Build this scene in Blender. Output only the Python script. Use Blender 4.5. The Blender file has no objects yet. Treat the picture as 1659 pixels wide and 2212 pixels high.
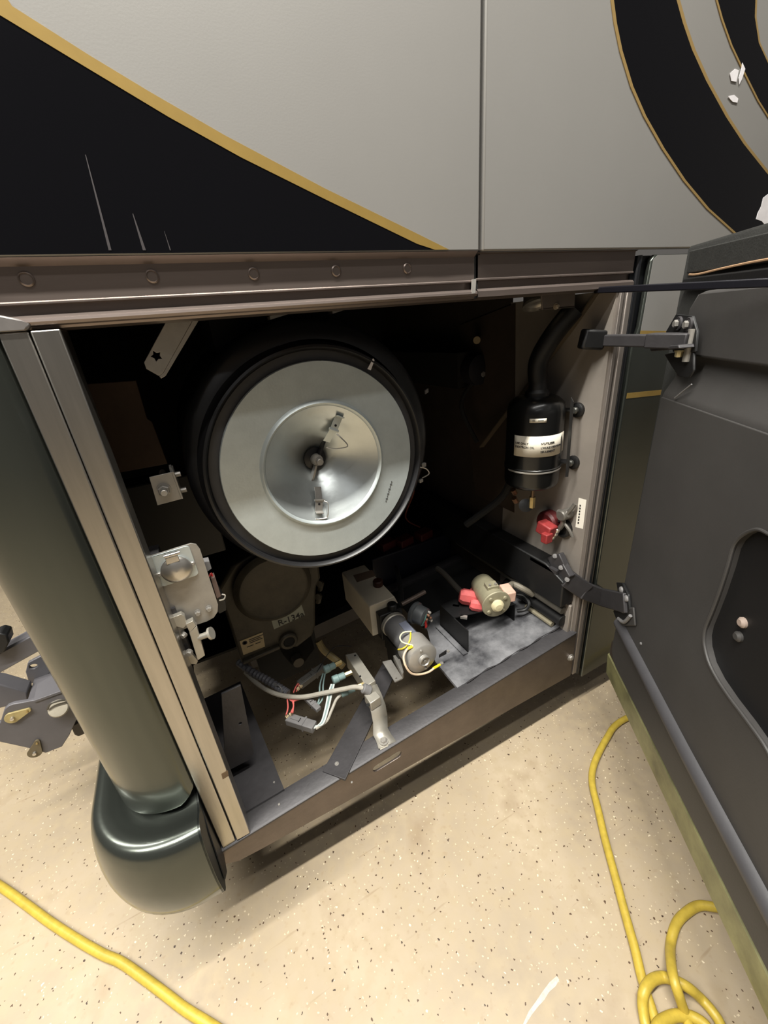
import bpy, bmesh, math, random
from mathutils import Vector, Matrix
from mathutils.geometry import tessellate_polygon
random.seed(7)
sc = bpy.context.scene
COL = sc.collection

# ------------------------------------------------------------------ camera, world, lights, exposure
# survey of the place: camera axes in bus coordinates (rows: along the side, into the bay, down)
RX = (0.88593256, -0.25787661, 0.38557896)
RY = (-0.45621401, -0.33342278, 0.82508851)
RD = (0.08423535, 0.90685036, 0.41307530)
FPX = 879.9127
CAM = Vector((0.0, -0.70, 1.40))
cam = bpy.data.objects.new('camera', bpy.data.cameras.new('camera'))
COL.objects.link(cam)
right = Vector((RX[0], RY[0], -RD[0])); down = Vector((RX[1], RY[1], -RD[1])); fwd = Vector((RX[2], RY[2], -RD[2]))
m3 = Matrix((right, -down, -fwd)).transposed()
cam.matrix_world = Matrix.Translation(CAM) @ m3.to_4x4()
cam.data.sensor_fit = 'VERTICAL'; cam.data.sensor_height = 36.0; cam.data.sensor_width = 27.0
cam.data.lens = 36.0 * FPX / 2212.0
cam.data.clip_start = 0.02; cam.data.clip_end = 60
sc.camera = cam

world = bpy.data.worlds.new('garage_air'); sc.world = world; world.use_nodes = True
bg = world.node_tree.nodes['Background']
bg.inputs[0].default_value = (1.0, 0.93, 0.85, 1); bg.inputs[1].default_value = 0.10

def area(name, loc, sx, sy, power, col, target=None, spread=math.pi):
    l = bpy.data.lights.new(name, 'AREA'); l.shape = 'RECTANGLE'; l.size = sx; l.size_y = sy
    l.energy = power; l.color = col; l.spread = spread
    o = bpy.data.objects.new(name, l); COL.objects.link(o); o.location = loc
    if target is not None:
        o.rotation_euler = (Vector(target) - Vector(loc)).to_track_quat('-Z', 'Y').to_euler()
    return o
area('ceiling_tube_lamp', (-0.95, -0.62, 3.6), 4.2, 0.08, 320, (1.0, 0.975, 0.90))
area('ceiling_tube_lamp_second', (-0.2, -1.28, 3.6), 2.4, 0.10, 30, (1.0, 0.98, 0.93))
area('front_fill_lamp', (-1.4, -3.2, 3.6), 2.4, 0.2, 8, (0.97, 0.98, 1.0))  # weak unseen fill lamp added far out in front of the bay
area('ceiling_tube_lamp_rear', (-2.0, 1.4, 3.6), 1.6, 0.15, 80, (1.0, 0.975, 0.90))

sc.view_settings.view_transform = 'Standard'; sc.view_settings.look = 'None'
sc.view_settings.gamma = 1.0; sc.view_settings.use_curve_mapping = False
sc.view_settings.exposure = 0.12

# ------------------------------------------------------------------ survey helpers (a sight line met with a real plane)
def sight(px, py):
    a, b = px - 829.5, py - 1106.0
    return Vector((RX[0]*a+RX[1]*b+RX[2]*FPX, RY[0]*a+RY[1]*b+RY[2]*FPX, -(RD[0]*a+RD[1]*b+RD[2]*FPX)))
def hit(px, py, p0, n):
    r = sight(px, py); n = Vector(n); return CAM + r * ((Vector(p0) - CAM).dot(n) / r.dot(n))
def S(px, py, Y=0.0): return hit(px, py, (0, Y, 0), (0, 1, 0))
def F(px, py, z=0.0): return hit(px, py, (0, 0, z), (0, 0, 1))
def W(px, py, X): return hit(px, py, (X, 0, 0), (1, 0, 0))
DU = Vector((-0.5695, -0.8220, 0.0)); DN = Vector((-0.8220, 0.5695, 0.0)); DO = Vector((1.12, -0.055, 0.0))
def DR(px, py, off=0.0): return hit(px, py, DO + DN*off, DN)
def zt(x): return 0.328 + 0.0865 * x          # top of the sill beam and bay floor
def T(px, py, dz=0.0): return hit(px, py, (0, 0, 0.328 + dz), (-0.0865, 0, 1))

# ------------------------------------------------------------------ materials
def srgb(r, g, b):
    def c(v):
        v /= 255.0
        return v/12.92 if v <= 0.04045 else ((v+0.055)/1.055)**2.4
    return (c(r), c(g), c(b), 1.0)
MATS = {}
def M(name, col=None, rough=0.5, metal=0.0, var=0.0, vscale=12.0, bump=0.0, bscale=60.0, col2=None, coat=0.0, spec=0.5, trans=0.0, stretch=None):
    if name in MATS: return MATS[name]
    m = bpy.data.materials.new(name); m.use_nodes = True; nt = m.node_tree
    p = nt.nodes['Principled BSDF']
    p.inputs['Base Color'].default_value = col; p.inputs['Roughness'].default_value = rough
    p.inputs['Metallic'].default_value = metal; p.inputs['Coat Weight'].default_value = coat
    p.inputs['Coat Roughness'].default_value = 0.05
    p.inputs['Specular IOR Level'].default_value = spec
    if trans: p.inputs['Transmission Weight'].default_value = trans
    tc = nt.nodes.new('ShaderNodeTexCoord'); mp = nt.nodes.new('ShaderNodeMapping')
    nt.links.new(tc.outputs['Object'], mp.inputs['Vector'])
    if stretch: mp.inputs['Scale'].default_value = stretch
    if var > 0 or col2:
        n = nt.nodes.new('ShaderNodeTexNoise'); n.inputs['Scale'].default_value = vscale; n.inputs['Detail'].default_value = 6
        n.inputs['Roughness'].default_value = 0.65
        nt.links.new(mp.outputs[0], n.inputs['Vector'])
        r = nt.nodes.new('ShaderNodeValToRGB'); c2 = col2 or tuple([v*(1-var) for v in col[:3]]+[1])
        r.color_ramp.elements[0].position = 0.32; r.color_ramp.elements[0].color = c2
        r.color_ramp.elements[1].position = 0.68; r.color_ramp.elements[1].color = col
        nt.links.new(n.outputs['Fac'], r.inputs['Fac']); nt.links.new(r.outputs['Color'], p.inputs['Base Color'])
    if bump > 0:
        n2 = nt.nodes.new('ShaderNodeTexNoise'); n2.inputs['Scale'].default_value = bscale; n2.inputs['Detail'].default_value = 4
        nt.links.new(mp.outputs[0], n2.inputs['Vector'])
        b = nt.nodes.new('ShaderNodeBump'); b.inputs['Strength'].default_value = bump; b.inputs['Distance'].default_value = 0.004
        nt.links.new(n2.outputs['Fac'], b.inputs['Height']); nt.links.new(b.outputs[0], p.inputs['Normal'])
    MATS[name] = m
    return m
silver = M('silver_paint', srgb(140, 138, 135), 0.42, 0.25, 0.05, 3, 0.02, 400, coat=0.25)
navy = M('black_green_paint', srgb(11, 11, 14), 0.14, 0.0, coat=0.1, spec=0.2)
gold = M('gold_paint', srgb(150, 124, 66), 0.4, 0.3, 0.1, 30)
goldthin = M('gold_pinstripe', srgb(142, 118, 74), 0.45, 0.2)
markw = M('chip_glare_white', srgb(215, 212, 215), 0.6, 0, 0.1, 60)  # white of the bare chip and of the painted glare spots
scuff = M('scuffed_paint', srgb(58, 54, 56), 0.5)
steel = M('brushed_stainless', srgb(186, 182, 176), 0.30, 1.0, 0.14, 8, 0.03, 90, stretch=(10, 10, 0.6))
steelX = M('brushed_rail', srgb(132, 120, 114), 0.34, 0.72, 0.15, 8, 0.02, 90, stretch=(0.4, 5, 5))
alum = M('bright_aluminium', srgb(182, 177, 166), 0.45, 0.6, 0.12, 25, 0.06, 160)
zinc = M('zinc_plate', srgb(164, 160, 154), 0.42, 0.55, 0.18, 30, 0.05, 140)
galv = M('galvanised_sheet', srgb(196, 204, 204), 0.42, 0.55, 0.10, 35, 0.06, 220)
galvc = M('galvanised_cone', srgb(196, 202, 202), 0.30, 0.75, 0.10, 20, 0.03, 120)
rubberb = M('black_plastic', srgb(15, 15, 16), 0.45, 0, 0.3, 20, 0.08, 150)
drumb = M('black_enamel', srgb(30, 30, 32), 0.36, 0.0, 0.25, 14, 0.04, 110)
blackp = M('black_paint', srgb(20, 20, 21), 0.5, 0, 0.35, 15, 0.1, 120)
mattblack = M('matt_black', srgb(9, 9, 9), 0.85, 0, 0.5, 9)  # near-black matt for inner bay faces, gaps and bores
darksteel = M('dark_frame_steel', srgb(66, 64, 66), 0.5, 0.35, 0.3, 14, 0.12, 90)
sillmat = M('sill_paint', srgb(112, 102, 96), 0.36, 0.75, 0.3, 9, 0.08, 100)
plate = M('dusty_plate', srgb(128, 128, 131), 0.7, 0.1, 0.0, 9, 0.15, 80, col2=srgb(48, 48, 52))
teal = M('pearl_green_paint', srgb(84, 88, 83), 0.25, 0.85, coat=0.25, spec=0.5)
castiron = M('grimy_casting', srgb(74, 68, 56), 0.55, 0.25, 0.45, 16, 0.25, 50)
jugm = M('milky_plastic', srgb(214, 204, 184), 0.45, 0, 0.12, 10)
brown = M('brown_cap', srgb(58, 28, 16), 0.5)
pink = M('faded_red_rubber', srgb(204, 92, 92), 0.55, 0, 0.25, 40)
red = M('red_plastic', srgb(190, 40, 36), 0.45)
grey = M('grey_plastic', srgb(120, 118, 118), 0.6, 0, 0.25, 30, 0.05, 150)
greyw = M('grey_cable', srgb(170, 164, 152), 0.6, 0, 0.15, 40)
bluegrey = M('blue_grey_plug', srgb(126, 150, 148), 0.55, 0, 0.2, 40)
wirew = M('white_wire', srgb(200, 205, 200), 0.5)
wireb = M('black_wire', srgb(25, 25, 28), 0.5)
wirey = M('yellow_wire', srgb(225, 205, 60), 0.5)
yelcrimp = M('yellow_crimp', srgb(232, 214, 40), 0.45)
pinkw = M('pink_wire', srgb(222, 110, 104), 0.55)
brass = M('brass', srgb(184, 164, 116), 0.35, 0.85, 0.15, 40)
copper = M('copper_stud', srgb(150, 112, 92), 0.4, 0.7)
labelm = M('label_paper', srgb(214, 206, 190), 0.6, 0, 0.12, 30)
labelg = M('faded_label', srgb(150, 152, 138), 0.6, 0, 0.15, 40)
ink = M('black_ink', srgb(22, 20, 20), 0.6)
doorin = M('door_liner_black', srgb(62, 60, 59), 0.55, 0, 0.18, 6, 0.06, 200)
doordark = M('door_pocket_black', srgb(16, 15, 16), 0.55, 0, 0.2, 10, 0.05, 160)
olive = M('bare_fibreglass', srgb(146, 144, 102), 0.4, 0, 0.4, 7, 0.08, 60, col2=srgb(88, 86, 62))
rubberg = M('weatherstrip', srgb(34, 34, 32), 0.7, 0, 0.3, 40, 0.2, 250)
edgef = M('strip_edge', srgb(150, 120, 92), 0.6)
hosem = M('yellow_hose', srgb(194, 168, 66), 0.42, 0, 0.25, 40, 0.08, 120)
towm = M('tow_grey_paint', srgb(96, 94, 98), 0.5, 0.15, 0.2, 10, 0.05, 80)
rusty = M('rust_brown_panel', srgb(86, 66, 50), 0.6, 0.2, 0.35, 8, 0.1, 60)
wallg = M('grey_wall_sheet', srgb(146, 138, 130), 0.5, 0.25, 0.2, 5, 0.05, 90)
glossb = M('gloss_black_tank', srgb(12, 12, 12), 0.28, 0, coat=0.15, spec=0.5)
seal = M('rubber_seal', srgb(18, 19, 22), 0.35)
jamb = M('jamb_steel', srgb(140, 132, 126), 0.4, 0.55, 0.15, 8, stretch=(8, 8, 0.5))
chrome = M('chrome', srgb(198, 194, 188), 0.28, 0.9)
rodm = M('strut_rod', srgb(26, 26, 32), 0.3, 0.3)
loomm = M('split_loom', srgb(98, 98, 104), 0.5, 0, 0.15, 60)

def floor_mat():
    m = bpy.data.materials.new('speckled_vinyl_tile'); m.use_nodes = True; nt = m.node_tree; L = nt.links
    p = nt.nodes['Principled BSDF']; p.inputs['Roughness'].default_value = 0.42; p.inputs['Specular IOR Level'].default_value = 0.35
    tc = nt.nodes.new('ShaderNodeTexCoord')
    def noise(s, d=5, vec=None):
        n = nt.nodes.new('ShaderNodeTexNoise'); n.inputs['Scale'].default_value = s; n.inputs['Detail'].default_value = d
        L.new(vec or tc.outputs['Object'], n.inputs['Vector']); return n.outputs['Fac']
    def ramp(v, a, b, ca=(0,0,0,1), cb=(1,1,1,1)):
        r = nt.nodes.new('ShaderNodeValToRGB'); r.color_ramp.elements[0].position = a; r.color_ramp.elements[1].position = b
        r.color_ramp.elements[0].color = ca; r.color_ramp.elements[1].color = cb; L.new(v, r.inputs['Fac']); return r.outputs['Color']
    def mix(fac, a, b):
        x = nt.nodes.new('ShaderNodeMix'); x.data_type = 'RGBA'
        L.new(fac, x.inputs[0])
        for s, v in ((x.inputs[6], a), (x.inputs[7], b)):
            if isinstance(v, tuple): s.default_value = v
            else: L.new(v, s)
        return x.outputs[2]
    def fl(scale, dens, size):      # flecks: small random voronoi cells; dens = share of cells that hold one
        warp = nt.nodes.new('ShaderNodeTexNoise'); warp.inputs['Scale'].default_value = scale*1.3; L.new(tc.outputs['Object'], warp.inputs['Vector'])
        add = nt.nodes.new('ShaderNodeVectorMath'); add.operation = 'MULTIPLY_ADD'
        L.new(warp.outputs['Color'], add.inputs[0]); add.inputs[1].default_value = (0.9/scale,)*3; L.new(tc.outputs['Object'], add.inputs[2])
        v = nt.nodes.new('ShaderNodeTexVoronoi'); v.inputs['Scale'].default_value = scale; L.new(add.outputs[0], v.inputs['Vector'])
        near = nt.nodes.new('ShaderNodeMath'); near.operation = 'LESS_THAN'; L.new(v.outputs['Distance'], near.inputs[0]); near.inputs[1].default_value = size
        sep = nt.nodes.new('ShaderNodeSeparateColor'); L.new(v.outputs['Color'], sep.inputs[0])
        pick = nt.nodes.new('ShaderNodeMath'); pick.operation = 'LESS_THAN'; L.new(sep.outputs[0], pick.inputs[0]); pick.inputs[1].default_value = dens
        mul = nt.nodes.new('ShaderNodeMath'); mul.operation = 'MULTIPLY'; L.new(near.outputs[0], mul.inputs[0]); L.new(pick.outputs[0], mul.inputs[1])
        return mul.outputs[0]
    base = mix(ramp(noise(2.2, 6), 0.35, 0.7), srgb(146, 132, 112), srgb(178, 162, 138))
    base = mix(ramp(noise(28, 4), 0.4, 0.75), base, srgb(166, 150, 124))
    stain = ramp(noise(4.5, 7), 0.60, 0.86)
    base = mix(stain, base, srgb(128, 108, 84))
    mp = nt.nodes.new('ShaderNodeMapping'); mp.inputs['Rotation'].default_value = (0, 0, 0.9); mp.inputs['Scale'].default_value = (3, 42, 1)
    L.new(tc.outputs['Object'], mp.inputs['Vector'])
    base = mix(ramp(noise(1.4, 3, mp.outputs[0]), 0.68, 0.80), base, srgb(140, 120, 94))
    base = mix(ramp(noise(55, 6), 0.60, 0.85), base, srgb(152, 132, 106))
    base = mix(fl(120, 0.18, 0.22), base, srgb(198, 183, 156))
    base = mix(fl(78, 0.08, 0.17), base, srgb(214, 200, 174))
    base = mix(fl(105, 0.12, 0.23), base, srgb(84, 64, 48))
    base = mix(fl(62, 0.10, 0.15), base, srgb(62, 46, 36))
    L.new(base, p.inputs['Base Color'])
    b = nt.nodes.new('ShaderNodeBump'); b.inputs['Strength'].default_value = 0.08; b.inputs['Distance'].default_value = 0.002
    L.new(noise(120, 3), b.inputs['Height']); L.new(b.outputs[0], p.inputs['Normal'])
    return m

# ------------------------------------------------------------------ mesh builder
class MB:
    def __init__(s): s.v = []; s.f = []
    def add(s, vs, fs):
        o = len(s.v); s.v += [Vector(v) for v in vs]; s.f += [tuple(i+o for i in f) for f in fs]; return s
    def box(s, lo, hi):
        (x0, y0, z0), (x1, y1, z1) = lo, hi
        return s.add([(x0,y0,z0),(x1,y0,z0),(x1,y1,z0),(x0,y1,z0),(x0,y0,z1),(x1,y0,z1),(x1,y1,z1),(x0,y1,z1)],
                     [(0,3,2,1),(4,5,6,7),(0,1,5,4),(1,2,6,5),(2,3,7,6),(3,0,4,7)])
    def obox(s, c, ax, ay, az):      # oriented box: centre and three half axes
        c, ax, ay, az = map(Vector, (c, ax, ay, az)); vs = []
        for k in (-1, 1):
            for i, j in ((-1,-1),(1,-1),(1,1),(-1,1)): vs.append(c+ax*i+ay*j+az*k)
        return s.add(vs, [(0,3,2,1),(4,5,6,7),(0,1,5,4),(1,2,6,5),(2,3,7,6),(3,0,4,7)])
    def beam(s, a, b, w, h, up=(0,0,1)):
        a, b = Vector(a), Vector(b); d = (b-a); u = Vector(up); sd = d.cross(u).normalized(); u = sd.cross(d).normalized()
        return s.obox((a+b)/2, d/2, sd*w/2, u*h/2)
    def prism(s, pts, t, holes=()):   # polygon (with holes) extruded by vector t
        t = Vector(t); loops = [[Vector(p) for p in pts]] + [[Vector(p) for p in h] for h in holes]
        flat = [p for l in loops for p in l]; n = len(flat)
        tri = tessellate_polygon(loops) if (holes or len(pts) > 4) else None
        fs = []
        if tri is None:
            fs.append(tuple(range(n))); fs.append(tuple(reversed(range(n, 2*n))))
        else:
            for a in tri: fs.append(tuple(a)); fs.append((a[2]+n, a[1]+n, a[0]+n))
        k = 0
        for l in loops:
            m = len(l)
            for i in range(m):
                a, b = k+i, k+(i+1) % m; fs.append((a, b, b+n, a+n))
            k += m
        return s.add(flat + [p+t for p in flat], fs)
    def lathe(s, prof, o, ax, seg=32, arc=None, ref=None, cap=True):   # prof: (radius, height along axis)
        o, ax = Vector(o), Vector(ax).normalized()
        e1 = Vector(ref) if ref is not None else (Vector((0,0,1)) if abs(ax.z) < .9 else Vector((1,0,0)))
        e1 = (e1 - ax*e1.dot(ax)).normalized(); e2 = ax.cross(e1)
        a0, a1 = arc or (0, 2*math.pi); closed = arc is None; ns = seg if closed else seg+1
        vs = []; fs = []
        for r, h in prof:
            for i in range(ns):
                a = a0+(a1-a0)*i/seg; vs.append(o+ax*h+e1*(r*math.cos(a))+e2*(r*math.sin(a)))
        for j in range(len(prof)-1):
            for i in range(seg):
                i2 = (i+1) % ns; fs.append((j*ns+i, j*ns+i2, (j+1)*ns+i2, (j+1)*ns+i))
        if closed and cap:
            if prof[0][0] > 1e-5: fs.append(tuple(reversed(range(ns))))
            if prof[-1][0] > 1e-5: fs.append(tuple(range((len(prof)-1)*ns, len(prof)*ns)))
        return s.add(vs, fs)
    def cyl(s, a, b, r, seg=20, r2=None, ch=0.0):
        a, b = Vector(a), Vector(b); L = (b-a).length; r2 = r if r2 is None else r2
        pr = [(r, 0), (r2, L)] if ch == 0 else [(r-ch, 0), (r, ch), (r2, L-ch), (r2-ch, L)]
        return s.lathe(pr, a, b-a, seg)
    def tube(s, pts, r, seg=8, sub=6, ribs=0, cap=True):
        pts = [Vector(p) for p in pts]; P = []
        if sub > 1 and len(pts) > 2:
            for i in range(len(pts)-1):
                p0 = pts[max(i-1,0)]; p1 = pts[i]; p2 = pts[i+1]; p3 = pts[min(i+2,len(pts)-1)]
                for k in range(sub):
                    t = k/sub
                    P.append(0.5*((2*p1)+(p2-p0)*t+(2*p0-5*p1+4*p2-p3)*t*t+(3*p1-p0-3*p2+p3)*t**3))
            P.append(pts[-1])
        else: P = pts
        up = None; vs = []; fs = []; n = len(P)
        for i in range(n):
            d = (P[min(i+1,n-1)]-P[max(i-1,0)])
            if d.length < 1e-9: d = Vector((0,0,1))
            d.normalize()
            if up is None: up = d.orthogonal().normalized()
            up = (up-d*up.dot(d)); up = up.normalized() if up.length > 1e-6 else d.orthogonal().normalized()
            sd = d.cross(up); rr = r(i/(n-1)) if callable(r) else r
            if ribs: rr = rr*(1.0 if i % 2 else 0.80)
            for k in range(seg):
                a = 2*math.pi*k/seg; vs.append(P[i]+up*(rr*math.cos(a))+sd*(rr*math.sin(a)))
        for i in range(n-1):
            for k in range(seg):
                k2 = (k+1) % seg; fs.append((i*seg+k, i*seg+k2, (i+1)*seg+k2, (i+1)*seg+k))
        if cap: fs.append(tuple(reversed(range(seg)))); fs.append(tuple(range((n-1)*seg, n*seg)))
        return s.add(vs, fs)
    def hexbolt(s, c, n, r, h, washer=1.45):
        c, n = Vector(c), Vector(n).normalized()
        if washer: s.lathe([(r*washer, 0), (r*washer, h*0.25), (r*0.9, h*0.25)], c, n, 18)
        return s.lathe([(r, h*0.2), (r, h*0.85), (r*0.8, h), (0, h)], c, n, 6)
    def sheet(s, grid):               # grid of points rows x cols
        nr, nc = len(grid), len(grid[0]); fs = []
        for i in range(nr-1):
            for j in range(nc-1):
                a = i*nc+j; fs.append((a, a+1, a+nc+1, a+nc))
        return s.add([p for r in grid for p in r], fs)
    def build(s, name, mat, parent=None, bevel=0.0, angle=35, seg=2, solid=0.0):
        me = bpy.data.meshes.new(name); me.from_pydata([tuple(v) for v in s.v], [], s.f); me.update()
        bm = bmesh.new(); bm.from_mesh(me); bmesh.ops.recalc_face_normals(bm, faces=bm.faces)
        bm.to_mesh(me); bm.free()
        me.shade_smooth(); me.set_sharp_from_angle(angle=math.radians(angle))
        for m in (mat if isinstance(mat, (list, tuple)) else [mat]): me.materials.append(m)
        o = bpy.data.objects.new(name, me); COL.objects.link(o)
        if parent is not None: o.parent = parent
        if solid:
            k = o.modifiers.new('thick', 'SOLIDIFY'); k.thickness = solid; k.offset = 0
        if bevel:
            b = o.modifiers.new('bevel', 'BEVEL'); b.width = bevel; b.segments = seg; b.limit_method = 'ANGLE'; b.angle_limit = math.radians(40)
        return o
def thing(name, label, cat, loc=(0,0,0), group=None):
    o = bpy.data.objects.new(name, None); COL.objects.link(o); o.empty_display_size = 0.05
    o['label'] = label; o['category'] = cat
    if group: o['group'] = group
    o['_base'] = 0
    del o['_base']
    return o
def tag(o, label, cat, group=None):
    o['label'] = label; o['category'] = cat
    if group: o['group'] = group
    return o
def rrect(c, ex, ey, r, n=5):        # rounded rectangle: centre, half vectors, corner radius
    c, ex, ey = map(Vector, (c, ex, ey)); lx, ly = ex.length, ey.length; ux, uy = ex/lx, ey/ly; out = []
    for sx, sy, a0 in ((1,1,0),(-1,1,90),(-1,-1,180),(1,-1,270)):
        for k in range(n+1):
            a = math.radians(a0+90*k/n); out.append(c+ux*(sx*(lx-r)+r*math.cos(a))+uy*(sy*(ly-r)+r*math.sin(a)))
    return out
def ring(c, ex, ey, n=24): return [Vector(c)+Vector(ex)*math.cos(2*math.pi*k/n)+Vector(ey)*math.sin(2*math.pi*k/n) for k in range(n)]
def text(body, size, origin, ux, uy, mat, parent, name='lettering', align='LEFT', bold=0.0):
    cu = bpy.data.curves.new(name, 'FONT'); cu.body = body; cu.size = size; cu.align_x = align; cu.offset = bold; cu.extrude = 0.0003
    cu.resolution_u = 3
    t = bpy.data.objects.new('tmp', cu); COL.objects.link(t); dg = bpy.context.evaluated_depsgraph_get()
    me = bpy.data.meshes.new_from_object(t.evaluated_get(dg)); bpy.data.objects.remove(t); bpy.data.curves.remove(cu)
    ux, uy = Vector(ux).normalized(), Vector(uy).normalized(); uz = ux.cross(uy)
    mt = Matrix((ux, uy, uz)).transposed().to_4x4(); mt.translation = Vector(origin); me.transform(mt)
    me.materials.clear(); me.materials.append(mat); me.name = name
    o = bpy.data.objects.new(name, me); COL.objects.link(o); o.parent = parent
    return o
X1, Y1, Z1 = Vector((1,0,0)), Vector((0,1,0)), Vector((0,0,1))

# ================================================================== FLOOR
fl = MB().box((-6, -6, -0.05), (7, 7, 0.0)).build('floor', floor_mat())
fl['kind'] = 'structure'; fl['label'] = 'beige speckled vinyl floor with scuffs and stains'
chip = [(1203,2108),(1208,2117),(1200,2131),(1186,2143),(1176,2160),(1162,2175),(1149,2192),(1134,2216),(1130,2212),(1142,2185),(1158,2163),(1172,2142),(1187,2122)]
MB().prism([F(*p, 0.0003) for p in chip], (0,0,0.0005)).build('worn_patch', M('worn_white', srgb(205, 196, 184), 0.7, 0, 0.35, 90), fl)

# ================================================================== COACH BODY
coach = thing('motor_coach', 'silver and black motor coach side with open service compartment', 'bus')
# --- side panels above the bay
ZB = 1.511
sp1 = MB().box((-0.33, 0.0, ZB), (0.5695, 0.014, 3.3)).build('side_panel', silver, coach, bevel=0.003)
sp2 = MB().box((0.5770, -0.001, ZB+0.0005), (2.6, 0.014, 3.3)).build('side_panel', silver, coach, bevel=0.003)
MB().box((0.566, 0.012, ZB-0.004), (0.581, 0.016, 3.3)).build('seam_backing', mattblack, coach)
up = [(17,0),(27,15),(192,120),(321,198),(485,293),(700,407),(900,505),(969,541)]
lo = [(0,34),(160,131),(363,253),(519,340),(700,430),(900,527),(939,547)]
dp = 0.0006
def dec(p, Y=0.0): q = S(p[0], p[1], Y); q.z = max(q.z, ZB+0.003); return Vector((q.x, 0, q.z))
U = [dec(p) for p in up]; Lw = [dec(p) for p in lo]
# carry the diagonal on past the frame, up to the body corner
d = (U[0]-U[2]).normalized(); U0 = U[0]+d*((-0.325-U[0].x)/d.x); d = (Lw[0]-Lw[2]).normalized(); L0 = Lw[0]+d*((-0.325-Lw[0].x)/d.x)
MB().prism([Vector((p.x, -dp*1.5, p.z)) for p in [L0]+Lw+[Vector((-0.325, 0, ZB+0.003))]], (0, dp*1.5-0.0001, 0)).build('black_paint_wedge', navy, sp1)
MB().prism([Vector((p.x, -dp*2.5, p.z)) for p in [U0]+U+list(reversed(Lw))+[L0]], (0, dp*2.5-0.0001, 0)).build('gold_stripe', gold, sp1)
for a, b, w in (((185,335),(238,541),7),((287,462),(312,541),8),((355,500),(368,541),3)):
    A, B = dec(a), dec(b); A.y = B.y = -dp*2.2
    n = 6; Lp = []; Rp = []
    for k in range(n+1):
        t = k/n; c = A.lerp(B, t); hw = 0.0016*w/7*(0.25+0.75*t); Lp.append(c-X1*hw); Rp.append(c+X1*hw)
    MB().prism(Lp+Rp[::-1], (0, dp, 0)).build('drip_streak', scuff, sp1)
b1l = [(1440,-620),(1385,-380),(1345,-220),(1326,-90),(1322,-40),(1322,0),(1328.5,50.6),(1341,111),(1364,187),(1392,251),(1432,321.5),(1478,390),(1528.5,450.6),(1599,514),(1632,541)]
b1r = [(1480,-620),(1436,-400),(1432,-260),(1440,-140),(1452,-40),(1459,0),(1473,51),(1493,109),(1523,175),(1566,253),(1604,311),(1655,375),(1720,440),(1800,505),(1850,541)]
b2l = [(1580,-620),(1530,-400),(1522,-260),(1528,-140),(1540,-40),(1547,0),(1559,43),(1579,99),(1604,152),(1637,218),(1659,253),(1700,305),(1760,365),(1880,455),(1990,525)]
b2r = [(1820,-620),(1720,-400),(1672,-260),(1645,-140),(1634,-40),(1630,0),(1628.5,38),(1637,94),(1659,142),(1690,195),(1760,270),(1900,385),(2060,490)]
def band(l, r, mat, name, k):
    l = [dec(p) for p in l]; r = [dec(p) for p in r]
    MB().prism([Vector((p.x, -0.001-dp*k, p.z)) for p in l+r[::-1]], (0, dp*k, 0)).build(name, mat, sp2)
band(b1l, b1r, navy, 'black_paint_swoosh', 1.5)
band(b2l, b2r, navy, 'black_paint_swoosh', 1.5)
def pin(pts, w0, w1):
    band([(x-w0, y) for x, y in pts], [(x+w1, y) for x, y in pts], goldthin, 'gold_pinstripe', 2.0)
pin(b1l, 5, 1.5); pin(b1r, 0.5, 7); pin(b2l, 3.5, 0.5); pin(b2r, 0.5, 3)
def white_decal(pts): MB().prism([Vector((p.x, -0.001-dp*2.6, p.z)) for p in map(dec, pts)], (0, dp, 0)).build('chip_glare_decal', markw, sp2)
white_decal([(1685,408),(1659,418),(1646,428),(1642,446),(1634,462),(1631,474),(1643,478),(1659,497),(1690,505)])
white_decal([(1601,137),(1607,150),(1600,172),(1594,184),(1593,170),(1597,156)])  # this and the next two: glare spots painted on as white decals
white_decal([(1585,150),(1593,153),(1588,178),(1577,176),(1574,160)])
white_decal([(1570,209),(1583,206),(1592,214),(1590,223),(1580,221),(1575,216)])

# --- top rail of the opening
def extr(prof, x0, x1, name, mat, parent, bevel=0):
    g = [[Vector((x0, y, z)) for y, z in prof], [Vector((x1, y, z)) for y, z in prof]]
    return MB().sheet(g).build(name, mat, parent, angle=25)
r1 = extr([(0.0,1.5115),(0.011,1.5035),(0.011,1.4660),(0.0095,1.4645),(0.0095,1.4625),(0.017,1.4615),(0.017,1.4510),(0.006,1.4485),(0.001,1.4455),(0.0,1.4420),(0.003,1.4385),(0.010,1.4370),(0.012,1.4340),(0.022,1.4330),(0.07,1.4330),(0.07,1.5115)], -0.172, 0.5665, 'top_rail', steelX, coach)
r2 = extr([(0.006,1.5105),(0.013,1.5085),(0.013,1.4690),(0.011,1.4675),(0.011,1.4650),(0.020,1.4640),(0.020,1.4520),(0.010,1.4500),(0.006,1.4460),(0.006,1.4360),(0.022,1.4330),(0.07,1.4330),(0.07,1.5105)], 0.5720, 1.035, 'top_rail', steelX, coach)
MB().box((0.562, 0.013, 1.434), (0.577, 0.05, 1.511)).build('rail_joint', mattblack, coach)
MB().prism([S(1021,603,0.005), S(1029,602,0.005), S(1027,633,0.0), S(1019,634,0.0)], (0, 0.003, 0)).build('weld_tab', zinc, coach)
for px, py in ((57,603),(329,597),(548,591.5),(726,585.5),(879.5,580)):
    c = S(px, py, 0.011)
    MB().lathe([(0.0085, 0.0), (0.0085, 0.0014), (0.0068, 0.0028), (0.0062, 0.0016), (0, 0.0016)], c, (0,-1,0), 20).build('rivet', steelX, r1)
MB().prism([(-0.180,0,1.433),(-0.141,0,1.433),(-0.134,0,1.440),(-0.146,0,1.447),(-0.180,0,1.458)], (0,0.012,0)).build('rail_corner', M('cast_corner', srgb(120, 116, 114), 0.45, 0.4, 0.2, 30), coach, bevel=0.002)
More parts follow.
